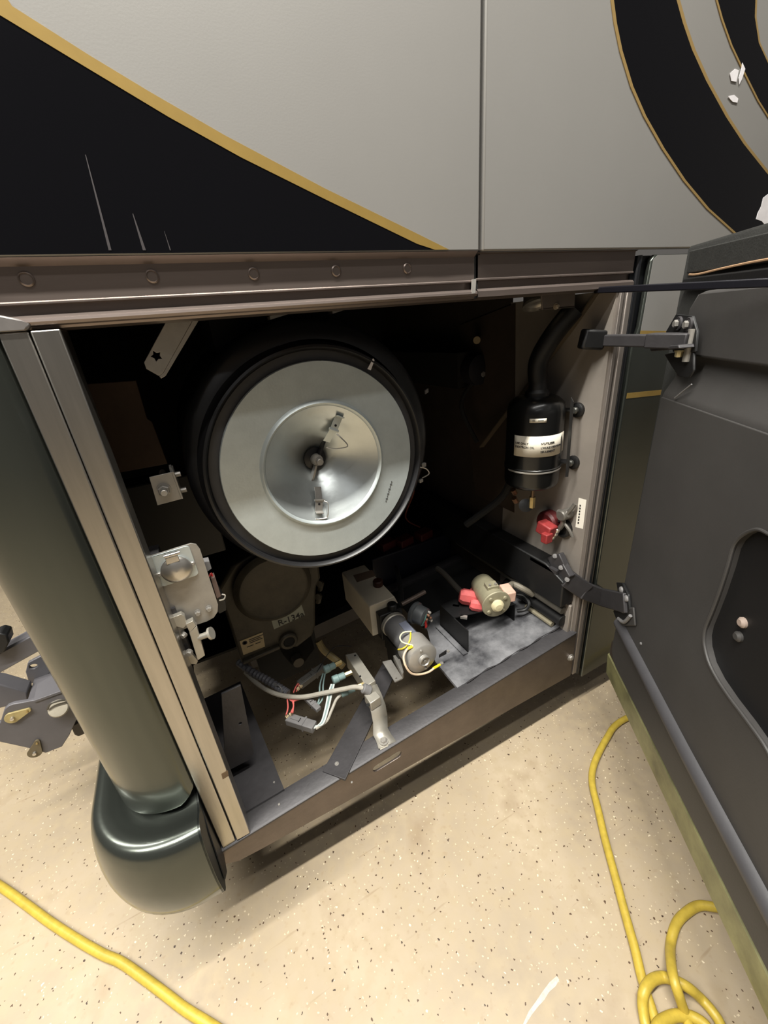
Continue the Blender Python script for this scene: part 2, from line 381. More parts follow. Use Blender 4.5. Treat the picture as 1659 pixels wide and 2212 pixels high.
# --- left door post (two stainless strips) and corner
MB().box((-0.1385, 0.0, 0.318), (-0.1065, 0.055, 1.4325)).build('door_post', steel, coach, bevel=0.002)
MB().box((-0.1720, 0.003, 0.300), (-0.1405, 0.055, 1.4325)).build('door_post_trim', steel, coach, bevel=0.002)
MB().prism([S(478,1672,-0.0004), S(492,1664,-0.0004), S(494,1676,-0.0004), S(481,1684,-0.0004)], (0,0.0003,0)).build('pull_slot', M('pull_slot_shadow', srgb(120, 100, 78), 0.6, 0.5, 0.3, 40), coach)
# rounded body corner: plan path swept vertically, bottom corner rounded
def corner_path(off, n=14, yend=1.6, x0=-0.172, r=0.115, xr=-0.322, y0=0.0):
    pts = [Vector((x0, y0-off, 0)), Vector((x0-0.012, y0-off, 0))]
    cx, cy = xr+r, y0+r
    for k in range(n+1):
        a = math.radians(270-90*k/n); pts.append(Vector((cx+(r+off)*math.cos(a), cy+(r+off)*math.sin(a), 0)))
    pts.append(Vector((xr-off, 0.6, 0))); pts.append(Vector((xr-off, yend, 0)))
    return pts
def roll(off):                       # the panel edge rolls back towards the post
    q = corner_path(off, 18)[2:]
    return [Vector((-0.1685, 0.030-off*0.2, 0)), Vector((-0.1705, 0.018-off*0.6, 0)), Vector((-0.177, 0.009-off, 0)), Vector((-0.186, 0.0045-off, 0)), Vector((-0.196, 0.0015-off, 0))] + q
path = roll(0.006)
g = []
zrows = [0.524, 0.53, 0.56, 0.60, 0.8, 1.1, 1.46, 1.506]
for i, z in enumerate(zrows):
    row = []
    for j, p in enumerate(path):
        zz = z
        if j < 5: zz = max(z, (0.580, 0.562, 0.546, 0.536, 0.529)[j])
        row.append(Vector((p.x, p.y, zz)))
    g.append(row)
inn = roll(-0.012)
zb_c = lambda j: (0.580, 0.562, 0.546, 0.536, 0.529)[j] if j < 5 else 0.524
g = [[Vector((p.x, p.y, zb_c(j)+0.008)) for j, p in enumerate(inn)], [Vector((p.x, p.y, zb_c(j)-0.004)) for j, p in enumerate(roll(-0.002))]] + g
cp = MB().sheet(g).build('corner_panel', teal, coach, angle=50)
# --- body above corner, rear face (unseen side of the coach, keeps the light out)
MB().box((-0.325, 0.11, 0.56), (-0.318, 2.45, 3.3)).build('rear_shell', teal, coach)
MB().box((-0.325, 0.014, 3.28), (2.6, 2.45, 3.3)).build('roof_shell', silver, coach)
MB().box((-0.325, 2.44, 0.45), (2.6, 2.45, 3.3)).build('far_side_shell', silver, coach)
# --- bumper
prof = [(-0.03,0.514),(-0.012,0.510),(0.0,0.505),(0.014,0.503),(0.026,0.506),(0.042,0.514),(0.056,0.519),(0.068,0.518),(0.077,0.511),(0.083,0.500),(0.089,0.48),(0.095,0.45),(0.099,0.415),(0.100,0.385),(0.098,0.355),(0.094,0.330),(0.086,0.316),(0.076,0.308),(0.04,0.306),(0.0,0.306)]
bp = [corner_path(o, 16, x0=-0.176, xr=-0.306, r=0.100) for o, z in prof]
g = [[Vector((p.x, p.y, z)) for p in bp[i]] for i, (o, z) in enumerate(prof)]
bump = MB().sheet(g).build('bumper', teal, coach, angle=50)
# crease of the lower bumper band and its end cap
MB().prism([Vector((-0.1765, y, z)) for y, z in [(-o, z) for o, z in prof]+[(0.05, 0.312), (0.05, 0.52)]], (-0.004, 0, 0)).build('bumper_end_cap', M('bumper_end_black', srgb(30, 34, 34), 0.5), bump)
MB().prism([(-0.1755,0.0,0.47),(-0.1735,-0.03,0.44),(-0.172,-0.07,0.325),(-0.174,-0.03,0.28),(-0.1745,0.02,0.29)], (-0.002,0,0)).build('bumper_bracket', blackp, bump)
# --- sill beam: thin front plate with an oblong slot, top flange
xa, xb = -0.182, 0.998
out = [(xa,0.26),(-0.150,0.243),(-0.10,0.239),(0.116,0.232),(xb,0.216),(xb,zt(xb)-0.004),(xa,zt(xa)-0.004)]
def slot(p0, p1, r, n=8):
    a, b = Vector(p0), Vector(p1); d = (b-a).normalized(); nrm = Vector((-d.z,0,d.x)); o = []
    for k in range(n+1):
        t = math.radians(90+180*k/n); o.append(a+d*(r*math.cos(t))+nrm*(r*math.sin(t)))
    for k in range(n+1):
        t = math.radians(-90+180*k/n); o.append(b+d*(r*math.cos(t))+nrm*(r*math.sin(t)))
    return o
sl = slot((0.234,0,0.2975),(0.300,0,0.303),0.0125)
MB().prism([Vector((x,0,z)) for x,z in out], (0,0.006,0), holes=[sl]).build('sill_beam', sillmat, coach, bevel=0.001)
MB().add([(xa,-0.001,zt(xa)-0.008),(xa,-0.001,zt(xa)-0.003),(xa,0.004,zt(xa)),(xa,0.055,zt(xa)),(xa,0.055,zt(xa)-0.006),
          (xb,-0.001,zt(xb)-0.008),(xb,-0.001,zt(xb)-0.003),(xb,0.004,zt(xb)),(xb,0.055,zt(xb)),(xb,0.055,zt(xb)-0.006)],
         [(0,1,6,5),(1,2,7,6),(2,3,8,7),(3,4,9,8),(4,0,5,9),(0,4,3,2,1),(5,6,7,8,9)]).build('sill_flange', darksteel, coach)
MB().hexbolt(S(1232,1420,0), (0,-1,0), 0.009, 0.008).build('bolt', zinc, coach)
# --- bay floor pieces
def zp(p, dz=0.0): p = Vector(p); return Vector((p.x, p.y, zt(p.x)+dz))
LP = [zp((-0.172,0.05,0)), zp((-0.007,0.05,0)), zp((-0.03,0.30,0)), zp((-0.048,0.50,0)), zp((-0.172,0.50,0))]
MB().prism(LP, (0,0,-0.006)).build('bay_floor_plate', darksteel, coach)
RP = [zp(T(988,1487)), zp((0.985,0.045,0)), zp((0.985,0.37,0)), zp((0.62,0.37,0)), zp((0.61,0.33,0)), zp(T(940,1430))]
tray = MB().prism([p+Z1*0.003 for p in RP], (0,0,-0.010)).build('bay_floor_tray', plate, coach)
wb = [zp((0.575+0.041*k, 0.046+0.004*((k*7)%3-1)/2, 0), 0.005) for k in range(11)]
MB().tube(wb, lambda t: 0.0016+0.0010*math.sin(t*37), 6, 5).build('weld_bead', darksteel, coach)
for px, py, r in ((592,1690,0.003),(603,1738,0.0035),(760,1690,0.003)):
    c = zp(T(px,py)); MB().lathe([(r,0),(r*0.8,r*0.6),(0,r*0.7)], c, Z1, 10).build('rivet', zinc, coach)
MB().prism([zp(T(697,1668),-0.004), zp(T(746,1686),-0.004), zp(T(858,1448),-0.004), zp(T(828,1432),-0.004)], (0,0,0.008)).build('diagonal_brace', darksteel, coach, bevel=0.001)
MB().hexbolt(zp(T(728,1652),0.004), Z1, 0.004, 0.004).build('bolt', zinc, coach)
MB().beam(zp((0.0,0.62,0),-0.03), zp((0.985,0.62,0),-0.03), 0.04, 0.06).build('cross_member', darksteel, coach)
MB().prism([zp((0.60,0.37,0),-0.012), zp((0.985,0.37,0),-0.012), zp((0.985,0.66,0),-0.012), zp((0.60,0.66,0),-0.012)], (0,0,-0.004)).build('bay_floor_pan', mattblack, coach)
MB().beam(zp((0.640,0.135,0),0.006), zp((0.640,0.300,0),0.006), 0.018, 0.005).build('angle_strip', plate, coach)
# hanging plate near the left post
hp = [(478,1500),(520,1480),(548,1626),(541,1640),(497,1663),(486,1640)]
MB().prism([S(x,y,0.155) for x,y in hp], (0,0.006,0), holes=[ring(S(519,1563,0.155), X1*0.004, Z1*0.004, 12)]).build('hanger_plate', darksteel, coach, bevel=0.001)
# --- walls of the bay
MB().box((-0.20, 0.058, 0.32), (-0.19, 1.20, 1.50)).build('bay_side_wall', mattblack, coach)
MB().box((-0.20, 1.20, 0.32), (1.06, 1.21, 1.52)).build('bay_back_wall', mattblack, coach)
MB().box((-0.20, 0.071, 1.50), (1.06, 1.20, 1.51)).build('bay_ceiling', mattblack, coach)
MB().box((-0.19, 0.66, 0.335), (0.985, 1.19, 0.345)).build('bay_rear_floor', mattblack, coach)
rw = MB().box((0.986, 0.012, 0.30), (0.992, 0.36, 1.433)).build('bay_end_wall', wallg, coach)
MB().box((0.988, 0.36, 0.30), (0.994, 1.20, 1.50)).build('bay_end_wall', M('shaded_wall', srgb(58, 50, 44), 0.7, 0, 0.4, 6), coach)  # rear stretch of the wall, deep-bay shade put into its colour
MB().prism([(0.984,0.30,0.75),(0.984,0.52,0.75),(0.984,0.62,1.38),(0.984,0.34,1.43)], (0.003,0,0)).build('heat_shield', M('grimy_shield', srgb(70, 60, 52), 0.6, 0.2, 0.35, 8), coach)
MB().beam((0.985,0.06,1.43), (0.93,0.42,0.98), 0.004, 0.02, up=(1,0,0)).build('wall_brace', M('wall_brace_grey', srgb(96, 86, 72), 0.5, 0.3), coach)
# frame rail along the end wall, with pipes below
MB().prism([(0.93,0.020,0.625),(0.93,0.020,0.530),(0.93,1.10,0.50),(0.93,1.10,0.66),(0.93,0.10,0.66)], (0.055,0,0)).build('frame_rail', blackp, coach, bevel=0.004)
MB().tube([(0.955,0.03,0.500),(0.955,0.20,0.500),(0.955,0.60,0.505)], 0.012, 10, 3).build('pipe', M('grey_pipe', srgb(104, 100, 92), 0.45, 0.3, 0.3, 20), coach)
MB().tube([(0.962,0.03,0.455),(0.962,0.30,0.455)], 0.020, 12, 1).build('pipe', blackp, coach)
MB().tube([(0.95,0.06,0.425),(0.95,0.18,0.425)], 0.009, 10, 1).build('pipe', M('grey_pipe2', srgb(150, 142, 120), 0.5, 0.2, 0.3, 20), coach)
MB().box((0.972,0.016,0.40),(0.984,0.05,0.52)).build('corner_gusset', wallg, coach, bevel=0.003)
MB().box((0.93,0.05,0.64),(0.986,0.16,0.652)).build('wall_shelf', darksteel, coach)
# --- right jamb
MB().box((0.992, 0.004, 0.214), (1.003, 0.05, 1.433)).build('jamb_flange', jamb, coach, bevel=0.001)
MB().box((1.003, 0.010, 0.212), (1.012, 0.05, 1.433)).build('jamb_channel', M('jamb_dark', srgb(52, 48, 46), 0.5, 0.4), coach)
MB().box((1.012, 0.002, 0.210), (1.030, 0.05, 1.433)).build('jamb_flange', jamb, coach, bevel=0.002)
MB().tube([(1.037,0.006,0.205),(1.037,0.006,1.433)], 0.0065, 10, 1).build('door_seal', seal, coach)
MB().tube([(1.049,0.012,0.200),(1.049,0.012,1.500)], 0.0065, 10, 1).build('door_seal', seal, coach)
MB().box((1.031,0.016,0.200),(1.20,0.06,1.500)).build('jamb_backing', seal, coach)
# --- neighbouring body panel beyond the jamb
np_ = MB().prism([(1.062,0,0.172),(1.094,0,0.172),(2.6,0,0.172),(2.6,0,1.500),(1.092,0,1.500),(1.080,0,1.490),(1.076,0,1.345),(1.058,0,1.30)], (0,0.014,0)).build('lower_side_panel', teal, coach, bevel=0.004)
MB().prism([(1.098,-0.0006,1.4985),(1.084,-0.0006,1.490),(1.080,-0.0006,1.336),(2.6,-0.0006,1.20),(2.6,-0.0006,1.4985)], (0,0.0006,0)).build('silver_paint_field', silver, np_)
MB().prism([(1.080,-0.001,1.3365),(1.080,-0.001,1.3265),(2.6,-0.001,1.185),(2.6,-0.001,1.2005)], (0,0.001,0)).build('gold_stripe', gold, np_)
MB().prism([(1.066,-0.001,1.186),(1.066,-0.001,1.172),(2.6,-0.001,1.05),(2.6,-0.001,1.064)], (0,0.001,0)).build('gold_stripe', gold, np_)
# --- rust-brown access cover behind the left post
MB().prism([S(150,832,0.30), S(294,822,0.30), S(318,905,0.30), S(329,912,0.30), S(362,1002,0.30), S(200,1032,0.30)], (0,0.008,0)).build('access_cover', rusty, coach, bevel=0.001)
MB().box((-0.16,0.34,0.90),(0.02,0.42,1.12)).build('junction_box', M('dark_box', srgb(40, 38, 36), 0.6), coach, bevel=0.004)

# ================================================================== AIR FILTER HOUSING
DC = Vector((0.2475, 0.10, 1.1433))
af = thing('air_filter_housing', 'large round black drum housing with grey metal end disc and wing nut', 'air filter')
MB().lathe([(0.2275,0.014),(0.228,0.004),(0.2335,-0.003),(0.238,-0.001),(0.240,0.006),(0.244,0.030),(0.246,0.05)], DC, Y1, 96, cap=False).build('drum_lip', drumb, af, angle=40)
MB().lathe([(0.235,0.036),(0.262,0.040),(0.272,0.050),(0.276,0.066),(0.276,0.40),(0.27,0.41),(0,0.41)], DC+Vector((0.012,0,0.012)), Y1, 96, cap=False).build('drum', drumb, af, angle=40)
MB().lathe([(0.2085,0.010),(0.2105,0.012),(0.2285,0.012),(0.229,0.002)], DC, Y1, 96, cap=False).build('inner_ring', M('dark_rubber_ring', srgb(58, 57, 58), 0.55, 0, 0.25, 20), af)
MB().lathe([(0.2085,0.012),(0.2094,0.002),(0.2080,0.000),(0.136,0.000),(0.1335,-0.004),(0.1300,-0.0065),(0.1265,-0.005),(0.1245,0.001),(0.118,0.006),(0.085,0.028),(0.050,0.056),(0.030,0.074),(0.024,0.078),(0,0.078)], DC, Y1, 96, cap=False).build('end_disc', galv, af, angle=50)
MB().lathe([(0.1245,0.0002),(0.118,0.0052),(0.085,0.0272),(0.050,0.0552),(0.030,0.0732),(0.026,0.0765)], DC, Y1, 96, cap=False).build('cone_recess', galvc, af, angle=60)
AP = DC + Y1*0.078
MB().lathe([(0.024,0.0),(0.026,0.004),(0.025,0.010),(0.016,0.012),(0.012,0.013)], AP, -Y1, 28).build('centre_boss', drumb, af)
MB().cyl(AP-Y1*0.004, AP-Y1*0.047, 0.0075, 18, ch=0.001).build('stud', zinc, af)
wn = MB().lathe([(0.012,0.012),(0.0135,0.016),(0.012,0.030),(0.0095,0.034),(0.0076,0.034)], AP, -Y1, 22).build('wing_nut', zinc, af)
for ang, s_ in ((58, 1.4), (248, 1.3)):
    u = Vector((math.cos(math.radians(ang)), 0, math.sin(math.radians(ang)))); w = Vector((-u.z, 0, u.x))
    pts = []
    for t, h in ((0.010,-0.007),(0.022,-0.008),(0.034,-0.006),(0.040,0.0),(0.040,0.006),(0.034,0.010),(0.022,0.009),(0.010,0.006)):
        pts.append(AP - Y1*(0.024 - t*0.25) + u*(t*s_) - Y1*h)
    MB().prism([p-w*0.0022 for p in pts], w*0.0044).build('wing', zinc if ang > 180 else drumb, wn)
# spring clips of the wire latches, standing off the cone
def latch(ang, r0, r1, tone, yoff, loopside):
    u = Vector((math.cos(math.radians(ang)), 0, math.sin(math.radians(ang)))); w = Vector((-u.z, 0, u.x))
    def pt(r, s, y): return DC + Y1*y + u*r + w*s
    la = MB().prism([pt(r0,-0.008,yoff+0.030), pt(r0,0.008,yoff+0.030), pt((r0+r1)/2,0.008,yoff+0.014), pt((r0+r1)/2,-0.008,yoff+0.014)], -Y1*0.002)
    la.prism([pt((r0+r1)/2-0.002,-0.0085,yoff+0.012), pt((r0+r1)/2-0.002,0.0085,yoff+0.012), pt(r1,0.0085,yoff+0.008), pt(r1,-0.0085,yoff+0.008)], -Y1*0.002)
    la.prism([pt(r1-0.002,-0.0085,yoff+0.008), pt(r1-0.002,0.0085,yoff+0.008), pt(r1,0.0085,yoff-0.004), pt(r1,-0.0085,yoff-0.004)], u*0.002)
    la.cyl(pt((r0+r1)/2,-0.011,yoff+0.010), pt((r0+r1)/2,0.011,yoff+0.010), 0.003, 10)
    o = la.build('spring_clip', tone, af, bevel=0.0005)
    a, b, c2, s2 = loopside
    MB().tube([pt(a,0.009*s2,yoff+0.01), pt(a+0.004*(1 if b > a else -1),0.018*s2,yoff+0.004), pt((a+b)/2,0.024*s2*c2,yoff-0.004), pt(b-0.004*(1 if b > a else -1),0.016*s2,yoff-0.004), pt(b,0.000,yoff-0.002), pt(b,-0.008*s2,yoff-0.001)], 0.0013, 6, 6).build('wire_bail', chrome, o)
    MB().lathe([(0.0026,0),(0.0026,0.002),(0,0.002)], pt((r0+r1*2)/3,0.0,yoff+0.0095), -Y1, 10).build('clip_pin', drumb, o)
latch(62, 0.046, 0.106, galv, 0.008, (0.070, 0.038, 1.5, -1))
latch(255, 0.056, 0.106, zinc, 0.004, (0.082, 0.121, 0.75, 1))
MB().prism([S(806,774,0.098), S(809,778,0.098), S(801,800,0.098), S(794,797,0.098)], (0,0.001,0)).build('white_mark', markw, af)
o = DC + Vector((0.176, -0.0005, -0.075))
for k in range(9):
    q = S(846-1.5*k, 1041+5.2*k, 0.0995); MB().obox(q, X1*0.0012*(1+k % 2), Y1*0.0002, Z1*0.0019).build('print_mark', M('grey_ink', srgb(70, 72, 72), 0.6), af)
# mounting tabs and side clips
for px, py in ((602,681),(733,669)):
    c = S(px, py, 0.17); MB().obox(c, (0.020,0,0.004), (0,0.012,0), (0,0,0.003)).build('strap_tab', zinc, af)
c = S(917,1020,0.14)
MB().tube([c+Vector((-0.012,0,0.016)), c+Vector((0.002,-0.006,0.010)), c+Vector((0.008,-0.008,-0.004)), c+Vector((-0.010,-0.004,-0.012))], 0.0016, 6, 5).build('side_bail', zinc, af)
MB().obox(c+Vector((-0.002,0,0.020)), (0.006,0,0), (0,0.004,0), (0,0,0.005)).build('side_latch', zinc, af, bevel=0.001)
MB().obox(c+Vector((-0.012,0,-0.020)), (0.005,0,0.001), (0,0.004,0), (0,0,0.004)).build('side_latch', zinc, af, bevel=0.001)
c = S(921,845,0.20); MB().obox(c, (0.005,0,0.002), (0,0.003,0), (0,0,0.005)).build('side_latch', grey, af, bevel=0.001)
MB().box((0.10,0.24,1.35),(0.40,0.40,1.499)).build('hanger', mattblack, af)

# ================================================================== BRACKETS ON THE LEFT
hb = thing('angled_arm', 'flat angled metal arm with star-shaped hole hanging at upper left', 'bracket')
arm = [S(x,y,0.075) for x,y in ((361,690),(418,688),(352,806),(343,812),(316,797),(311,783))]
starc = S(338,769,0.075); star = [starc+(X1*math.cos(a)+Z1*math.sin(a))*(0.0085 if k % 2 else 0.0045) for k, a in enumerate([2*math.pi*i/10 for i in range(10)])]
MB().prism(arm, (0,0.003,0), holes=[star]).build('arm_plate', zinc, hb, bevel=0.0006)
MB().prism([S(x,y,0.075) for x,y in ((418,688),(433,686),(358,812),(348,818),(343,812),(352,806))], (0,0.022,0)).build('arm_flange', zinc, hb, bevel=0.0008)
MB().box((0.0,0.072,1.434),(0.08,0.10,1.499)).build('arm_mount', darksteel, hb)

lb = thing('stop_bracket', 'small bent metal bracket with large hex nut beside the drum', 'bracket')
bpoly = [S(x,y,0.10) for x,y in ((322,1031),(371,1020),(392,1078),(340,1092))]
MB().prism(bpoly, (0,0.003,0)).build('bracket_face', zinc, lb, bevel=0.0006)
MB().prism([bpoly[1], bpoly[2], bpoly[2]+Y1*0.05, bpoly[1]+Y1*0.05], X1*0.003).build('bracket_flange', zinc, lb)
MB().prism([S(365,1010,0.115),S(370,1009,0.115),S(374,1021,0.115),S(368,1022,0.115)], (0,0.02,0)).build('bracket_tab', zinc, lb)
c = S(354,1058,0.10)
MB().hexbolt(c, -Y1, 0.0105, 0.010, 1.15).build('hex_nut', zinc, lb)
MB().cyl(c-Y1*0.006, c-Y1*0.020+Vector((0.0,0,-0.001)), 0.0062, 14, ch=0.001).build('bolt_end', zinc, lb)
for px, py in ((380,1025),(393,1059)):
    q = S(px,py,0.125); MB().cyl(q-X1*0.004, q+X1*0.008, 0.005, 10).build('side_bolt', zinc, lb)
MB().cyl(S(352,1050,0.11)+Y1*0.0, S(352,1050,0.11)+Y1*0.10, 0.006, 10).build('mount_stud', zinc, lb)

rp = thing('receptacle_plate', 'grey mounting plate with round capped electrical receptacle beside the post', 'electrical outlet')
pp = [(316,1204),(395,1179),(412,1174),(424,1176),(432,1186),(471,1306),(470,1322),(462,1334),(448,1342),(380,1365)]
MB().prism([S(x,y,0.062) for x,y in pp], (0,0.003,0)).build('plate', zinc, rp, bevel=0.0008)
a, b, c, d = (S(x,y,0.059) for x,y in ((322,1203),(408,1179),(430,1240),(349,1270)))
ctr = (a+b+c+d)/4; ex = ((b+c)-(a+d))/4; ey = ((a+b)-(d+c))/4
rb = MB().prism(rrect(ctr, ex, ey, 0.007), (0,0.003,0)).build('receptacle_body', galv, rp, bevel=0.0006)
cc = S(382,1232,0.052)
lid = MB().lathe([(0.0,0.009),(0.010,0.008),(0.020,0.004),(0.0255,0.0),(0.0265,-0.002),(0.0255,-0.006),(0.024,-0.008)], cc, -Y1, 32).build('flip_lid', chrome, rp)
MB().prism([S(x,y,0.050) for x,y in ((357,1206),(384,1198),(388,1210),(360,1219))], (0,-0.003,0)).build('lid_hinge', chrome, lid, bevel=0.0006)
MB().cyl(S(354,1203,0.048), S(388,1193,0.048), 0.0035, 12).build('hinge_barrel', chrome, lid)
for px, py in ((344,1240),(416,1216)):
    MB().lathe([(0.0042,0),(0.0042,0.003),(0.003,0.0045),(0,0.0045)], S(px,py,0.059), -Y1, 12).build('screw', zinc, rp)
for px, py in ((427,1323),(451,1314)):
    MB().hexbolt(S(px,py,0.062), -Y1, 0.0055, 0.007, 1.2).build('bolt', zinc, rp)
MB().prism([S(x,y,0.075) for x,y in ((440,1215),(452,1213),(457,1228),(446,1236))], (0,0.02,0)).build('rear_plug', grey, rp)
MB().prism([S(x,y,0.085) for x,y in ((455,1250),(464,1246),(478,1288),(468,1294))], (0,0.02,0)).build('fuse_holder', M('fuse_brown', srgb(112, 92, 84), 0.5), rp, bevel=0.001)
MB().prism([S(x,y,0.09) for x,y in ((458,1276),(471,1272),(488,1300),(489,1318),(474,1326),(468,1318))], (0,0.03,0)).build('relay_box', blackp, rp, bevel=0.001)
MB().tube([S(479,1284,0.084),S(486,1286,0.082),S(484,1294,0.082),S(474,1297,0.084)], 0.0016, 6, 5).build('relay_wire', greyw, rp)
MB().tube([S(452,1246,0.09),S(456,1238,0.095),S(460,1250,0.09)], 0.0016, 6, 4).build('red_lead', red, rp)
MB().box((-0.12,0.066,0.95),(-0.10,0.14,1.05)).build('plate_mount', darksteel, rp)

lt = thing('latch_striker', 'small aluminium latch block with protruding pin below the receptacle plate', 'latch')
MB().prism([S(x,y,0.045) for x,y in ((362,1338),(392,1327),(399,1331),(404,1350),(396,1358),(366,1350))], (0,0.012,0)).build('striker_tab', alum, lt, bevel=0.001)
MB().prism([S(x,y,0.05) for x,y in ((365,1352),(397,1357),(399,1370),(372,1380))], (0,0.012,0)).build('striker_base', zinc, lt)
MB().prism([S(x,y,0.040) for x,y in ((401,1349),(417,1341),(424,1352),(410,1367))], (0,0.014,0)).build('block_cap', alum, lt, bevel=0.0008)
MB().prism([S(x,y,0.040) for x,y in ((409,1367),(425,1353),(443,1416),(427,1427))], (0,0.016,0)).build('latch_block', alum, lt, bevel=0.0008)
MB().cyl(S(430,1377,0.044), S(455,1368,0.036), 0.0062, 14).build('pin', alum, lt)
MB().cyl(S(453,1369,0.037), S(458,1367,0.0355), 0.0125, 18).build('pin_head', alum, lt)
MB().hexbolt(S(399,1370,0.045), (-0.6,-0.8,0), 0.005, 0.008, 1.2).build('bolt', zinc, lt)
MB().hexbolt(S(409,1408,0.045), (-0.3,-0.9,0), 0.006, 0.008, 1.2).build('bolt', zinc, lt)
MB().prism([S(x,y,0.05) for x,y in ((398,1425),(408,1404),(428,1428),(424,1436),(405,1434))], (0,0.01,0)).build('lower_lip', alum, lt, bevel=0.001)
MB().box((-0.13,0.056,0.83),(-0.10,0.075,0.95)).build('latch_mount', darksteel, lt)

# ================================================================== COMPRESSOR
co = thing('compressor', 'grimy cast metal compressor with R-134a label under the drum', 'compressor')
yc = 0.40
body = [(470,1275),(500,1225),(560,1190),(640,1190),(690,1222),(693,1249),(684,1268),(682,1300),(682,1352),(676,1372),(640,1400),(602,1398),(560,1416),(523,1436),(505,1380)]
MB().prism([S(x,y,yc) for x,y in body], (0,0.22,0)).build('casting', castiron, co, bevel=0.008, seg=3)
cc = S(588,1262,yc)
MB().lathe([(0.112,0.0),(0.116,0.020),(0.104,0.032),(0.100,0.034),(0.094,0.030),(0.02,0.034),(0,0.034)], cc, -Y1, 48).build('cylinder_cover', castiron, co, angle=40)
pc = S(622,1381,yc)
MB().lathe([(0.030,0.0),(0.030,0.012),(0.026,0.016),(0.019,0.016),(0.017,0.012),(0.016,-0.004),(0,-0.004)], pc, -Y1, 28).build('port', castiron, co, angle=40)
MB().lathe([(0.0165,0.013),(0.0155,-0.003),(0,-0.003)], pc, -Y1, 24).build('port_bore', mattblack, co)
MB().beam(S(524,1430,yc-0.005), S(604,1395,yc-0.005), 0.02, 0.012).build('ledge', castiron, co, bevel=0.003)
lq = [S(x,y,yc-0.0015) for x,y in ((583.5,1331),(651,1305.5),(659,1329),(592,1359.5))]
lab = MB().prism(lq, (0,0.001,0)).build('refrigerant_label', labelg, co)
ux = (lq[1]-lq[0]).normalized(); uy = (lq[0]-lq[3]).normalized()
text('R-134a', 0.030, lq[3]+ux*0.016+uy*0.006-Y1*0.0008, ux, uy, ink, lab, 'lettering', bold=0.0004)
for k, (a, b) in enumerate(((0.006,0.052),(0.058,0.095))):
    MB().obox(lq[0]+ux*(a+b)/2-uy*0.005-Y1*0.0005, ux*(b-a)/2, Y1*0.0003, uy*0.0011).build('fine_print', M('faint_ink', srgb(96, 98, 90), 0.6), lab)
dq = [S(x,y,yc-0.0025) for x,y in ((517.6,1385.7),(567.4,1366),(572.5,1396.6),(526,1415))]
dl = MB().prism(dq, (0,0.0025,0)).build('data_plate', M('plate_tan', srgb(176, 158, 122), 0.55, 0.1, 0.2, 40), co)
ux = (dq[1]-dq[0]).normalized(); uy = (dq[0]-dq[3]).normalized()
MB().lathe([(0.0075,0),(0.0075,0.0004),(0.0045,0.0004),(0.0045,0)], dq[0]+ux*0.013-uy*0.012-Y1*0.0001, -Y1, 20).build('round_emblem', ink, dl)
for k, (a, b, v) in enumerate(((0.026,0.07,0.008),(0.026,0.062,0.014),(0.026,0.066,0.020),(0.016,0.036,0.031),(0.042,0.058,0.031))):
    MB().obox(dq[0]+ux*(a+b)/2-uy*v-Y1*0.0005, ux*(b-a)/2, Y1*0.0003, uy*0.0012).build('fine_print', ink, dl)
MB().prism([S(x,y,yc+0.02) for x,y in ((600,1402),(676,1372),(684,1400),(660,1432),(628,1440),(610,1420))], (0,0.14,0)).build('lower_casting', M('dark_casting', srgb(34, 31, 27), 0.6, 0.2, 0.4, 20), co, bevel=0.006)
MB().cyl(S(640,1420,yc+0.02), S(640,1420,yc+0.02)-Y1*0.03, 0.018, 18).build('pulley_bolt', M('dark_casting2', srgb(60, 56, 50), 0.5, 0.4), co)
for px, py in ((690,1262),(686,1290)):
    q = S(px,py,yc+0.03); MB().tube([q, q+Vector((0.01,0.02,-0.012)), q+Vector((0.004,0.03,-0.04))], 0.011, 8, 4).build('manifold_lug', castiron, co)
MB().box((0.02,0.42,0.33),(0.22,0.60,0.52)).build('mount_bracket', mattblack, co)
MB().tube([S(688,1385,0.42), S(700,1405,0.40), S(725,1425,0.36), S(742,1440,0.33)], 0.012, 10, 5).build('tan_hose', M('tan_hose', srgb(140, 124, 84), 0.5, 0, 0.2, 30), co)

# ================================================================== HYDRAULIC POWER UNIT
hu = thing('hydraulic_pump', 'hydraulic pump unit with milky plastic reservoir and silver motor', 'pump')
AX, AZ = 0.460, 0.488
jx0, jx1, jy0, jy1, jz0, jz1 = 0.398, 0.506, 0.335, 0.585, 0.432, 0.560
res = MB().prism([(jx0,jy0,jz0),(jx1,jy0,jz0),(jx1,jy0,jz1-0.035),(jx1-0.012,jy0,jz1),(jx0+0.004,jy0,jz1),(jx0,jy0,jz1-0.004)], (0,jy1-jy0,0)).build('reservoir', jugm, hu, bevel=0.008, seg=3)
cp2 = F(817,1264,jz1)
MB().lathe([(0.018,0.0),(0.018,0.018),(0.015,0.022),(0,0.022)], cp2, Z1, 20).build('filler_cap', brown, hu)
lq = [F(x,y,jz1+0.0006) for x,y in ((763,1243),(804,1231),(812,1244),(771,1258))]
MB().prism(lq, (0,0,0.0006)).build('reservoir_label', M('brown_label', srgb(120, 100, 84), 0.6, 0, 0.2, 50), hu)
MB().box((AX-0.043,0.300,AZ-0.060),(AX+0.043,0.335,AZ+0.045)).build('pump_head', blackp, hu, bevel=0.004)
MB().lathe([(0.040,0.0),(0.044,0.004),(0.044,0.016),(0.040,0.020)], (AX,0.280,AZ), Y1, 28).build('adapter_ring', alum, hu)
MB().cyl((AX+0.012,0.315,AZ+0.040), (AX+0.012,0.315,AZ+0.066), 0.017, 16, ch=0.003).build('relief_cap', blackp, hu)
MB().cyl((AX,0.175,AZ), (AX,0.282,AZ), 0.041, 28).build('motor_body', M('motor_grey', srgb(104, 103, 104), 0.45, 0.3, 0.25, 20), hu)
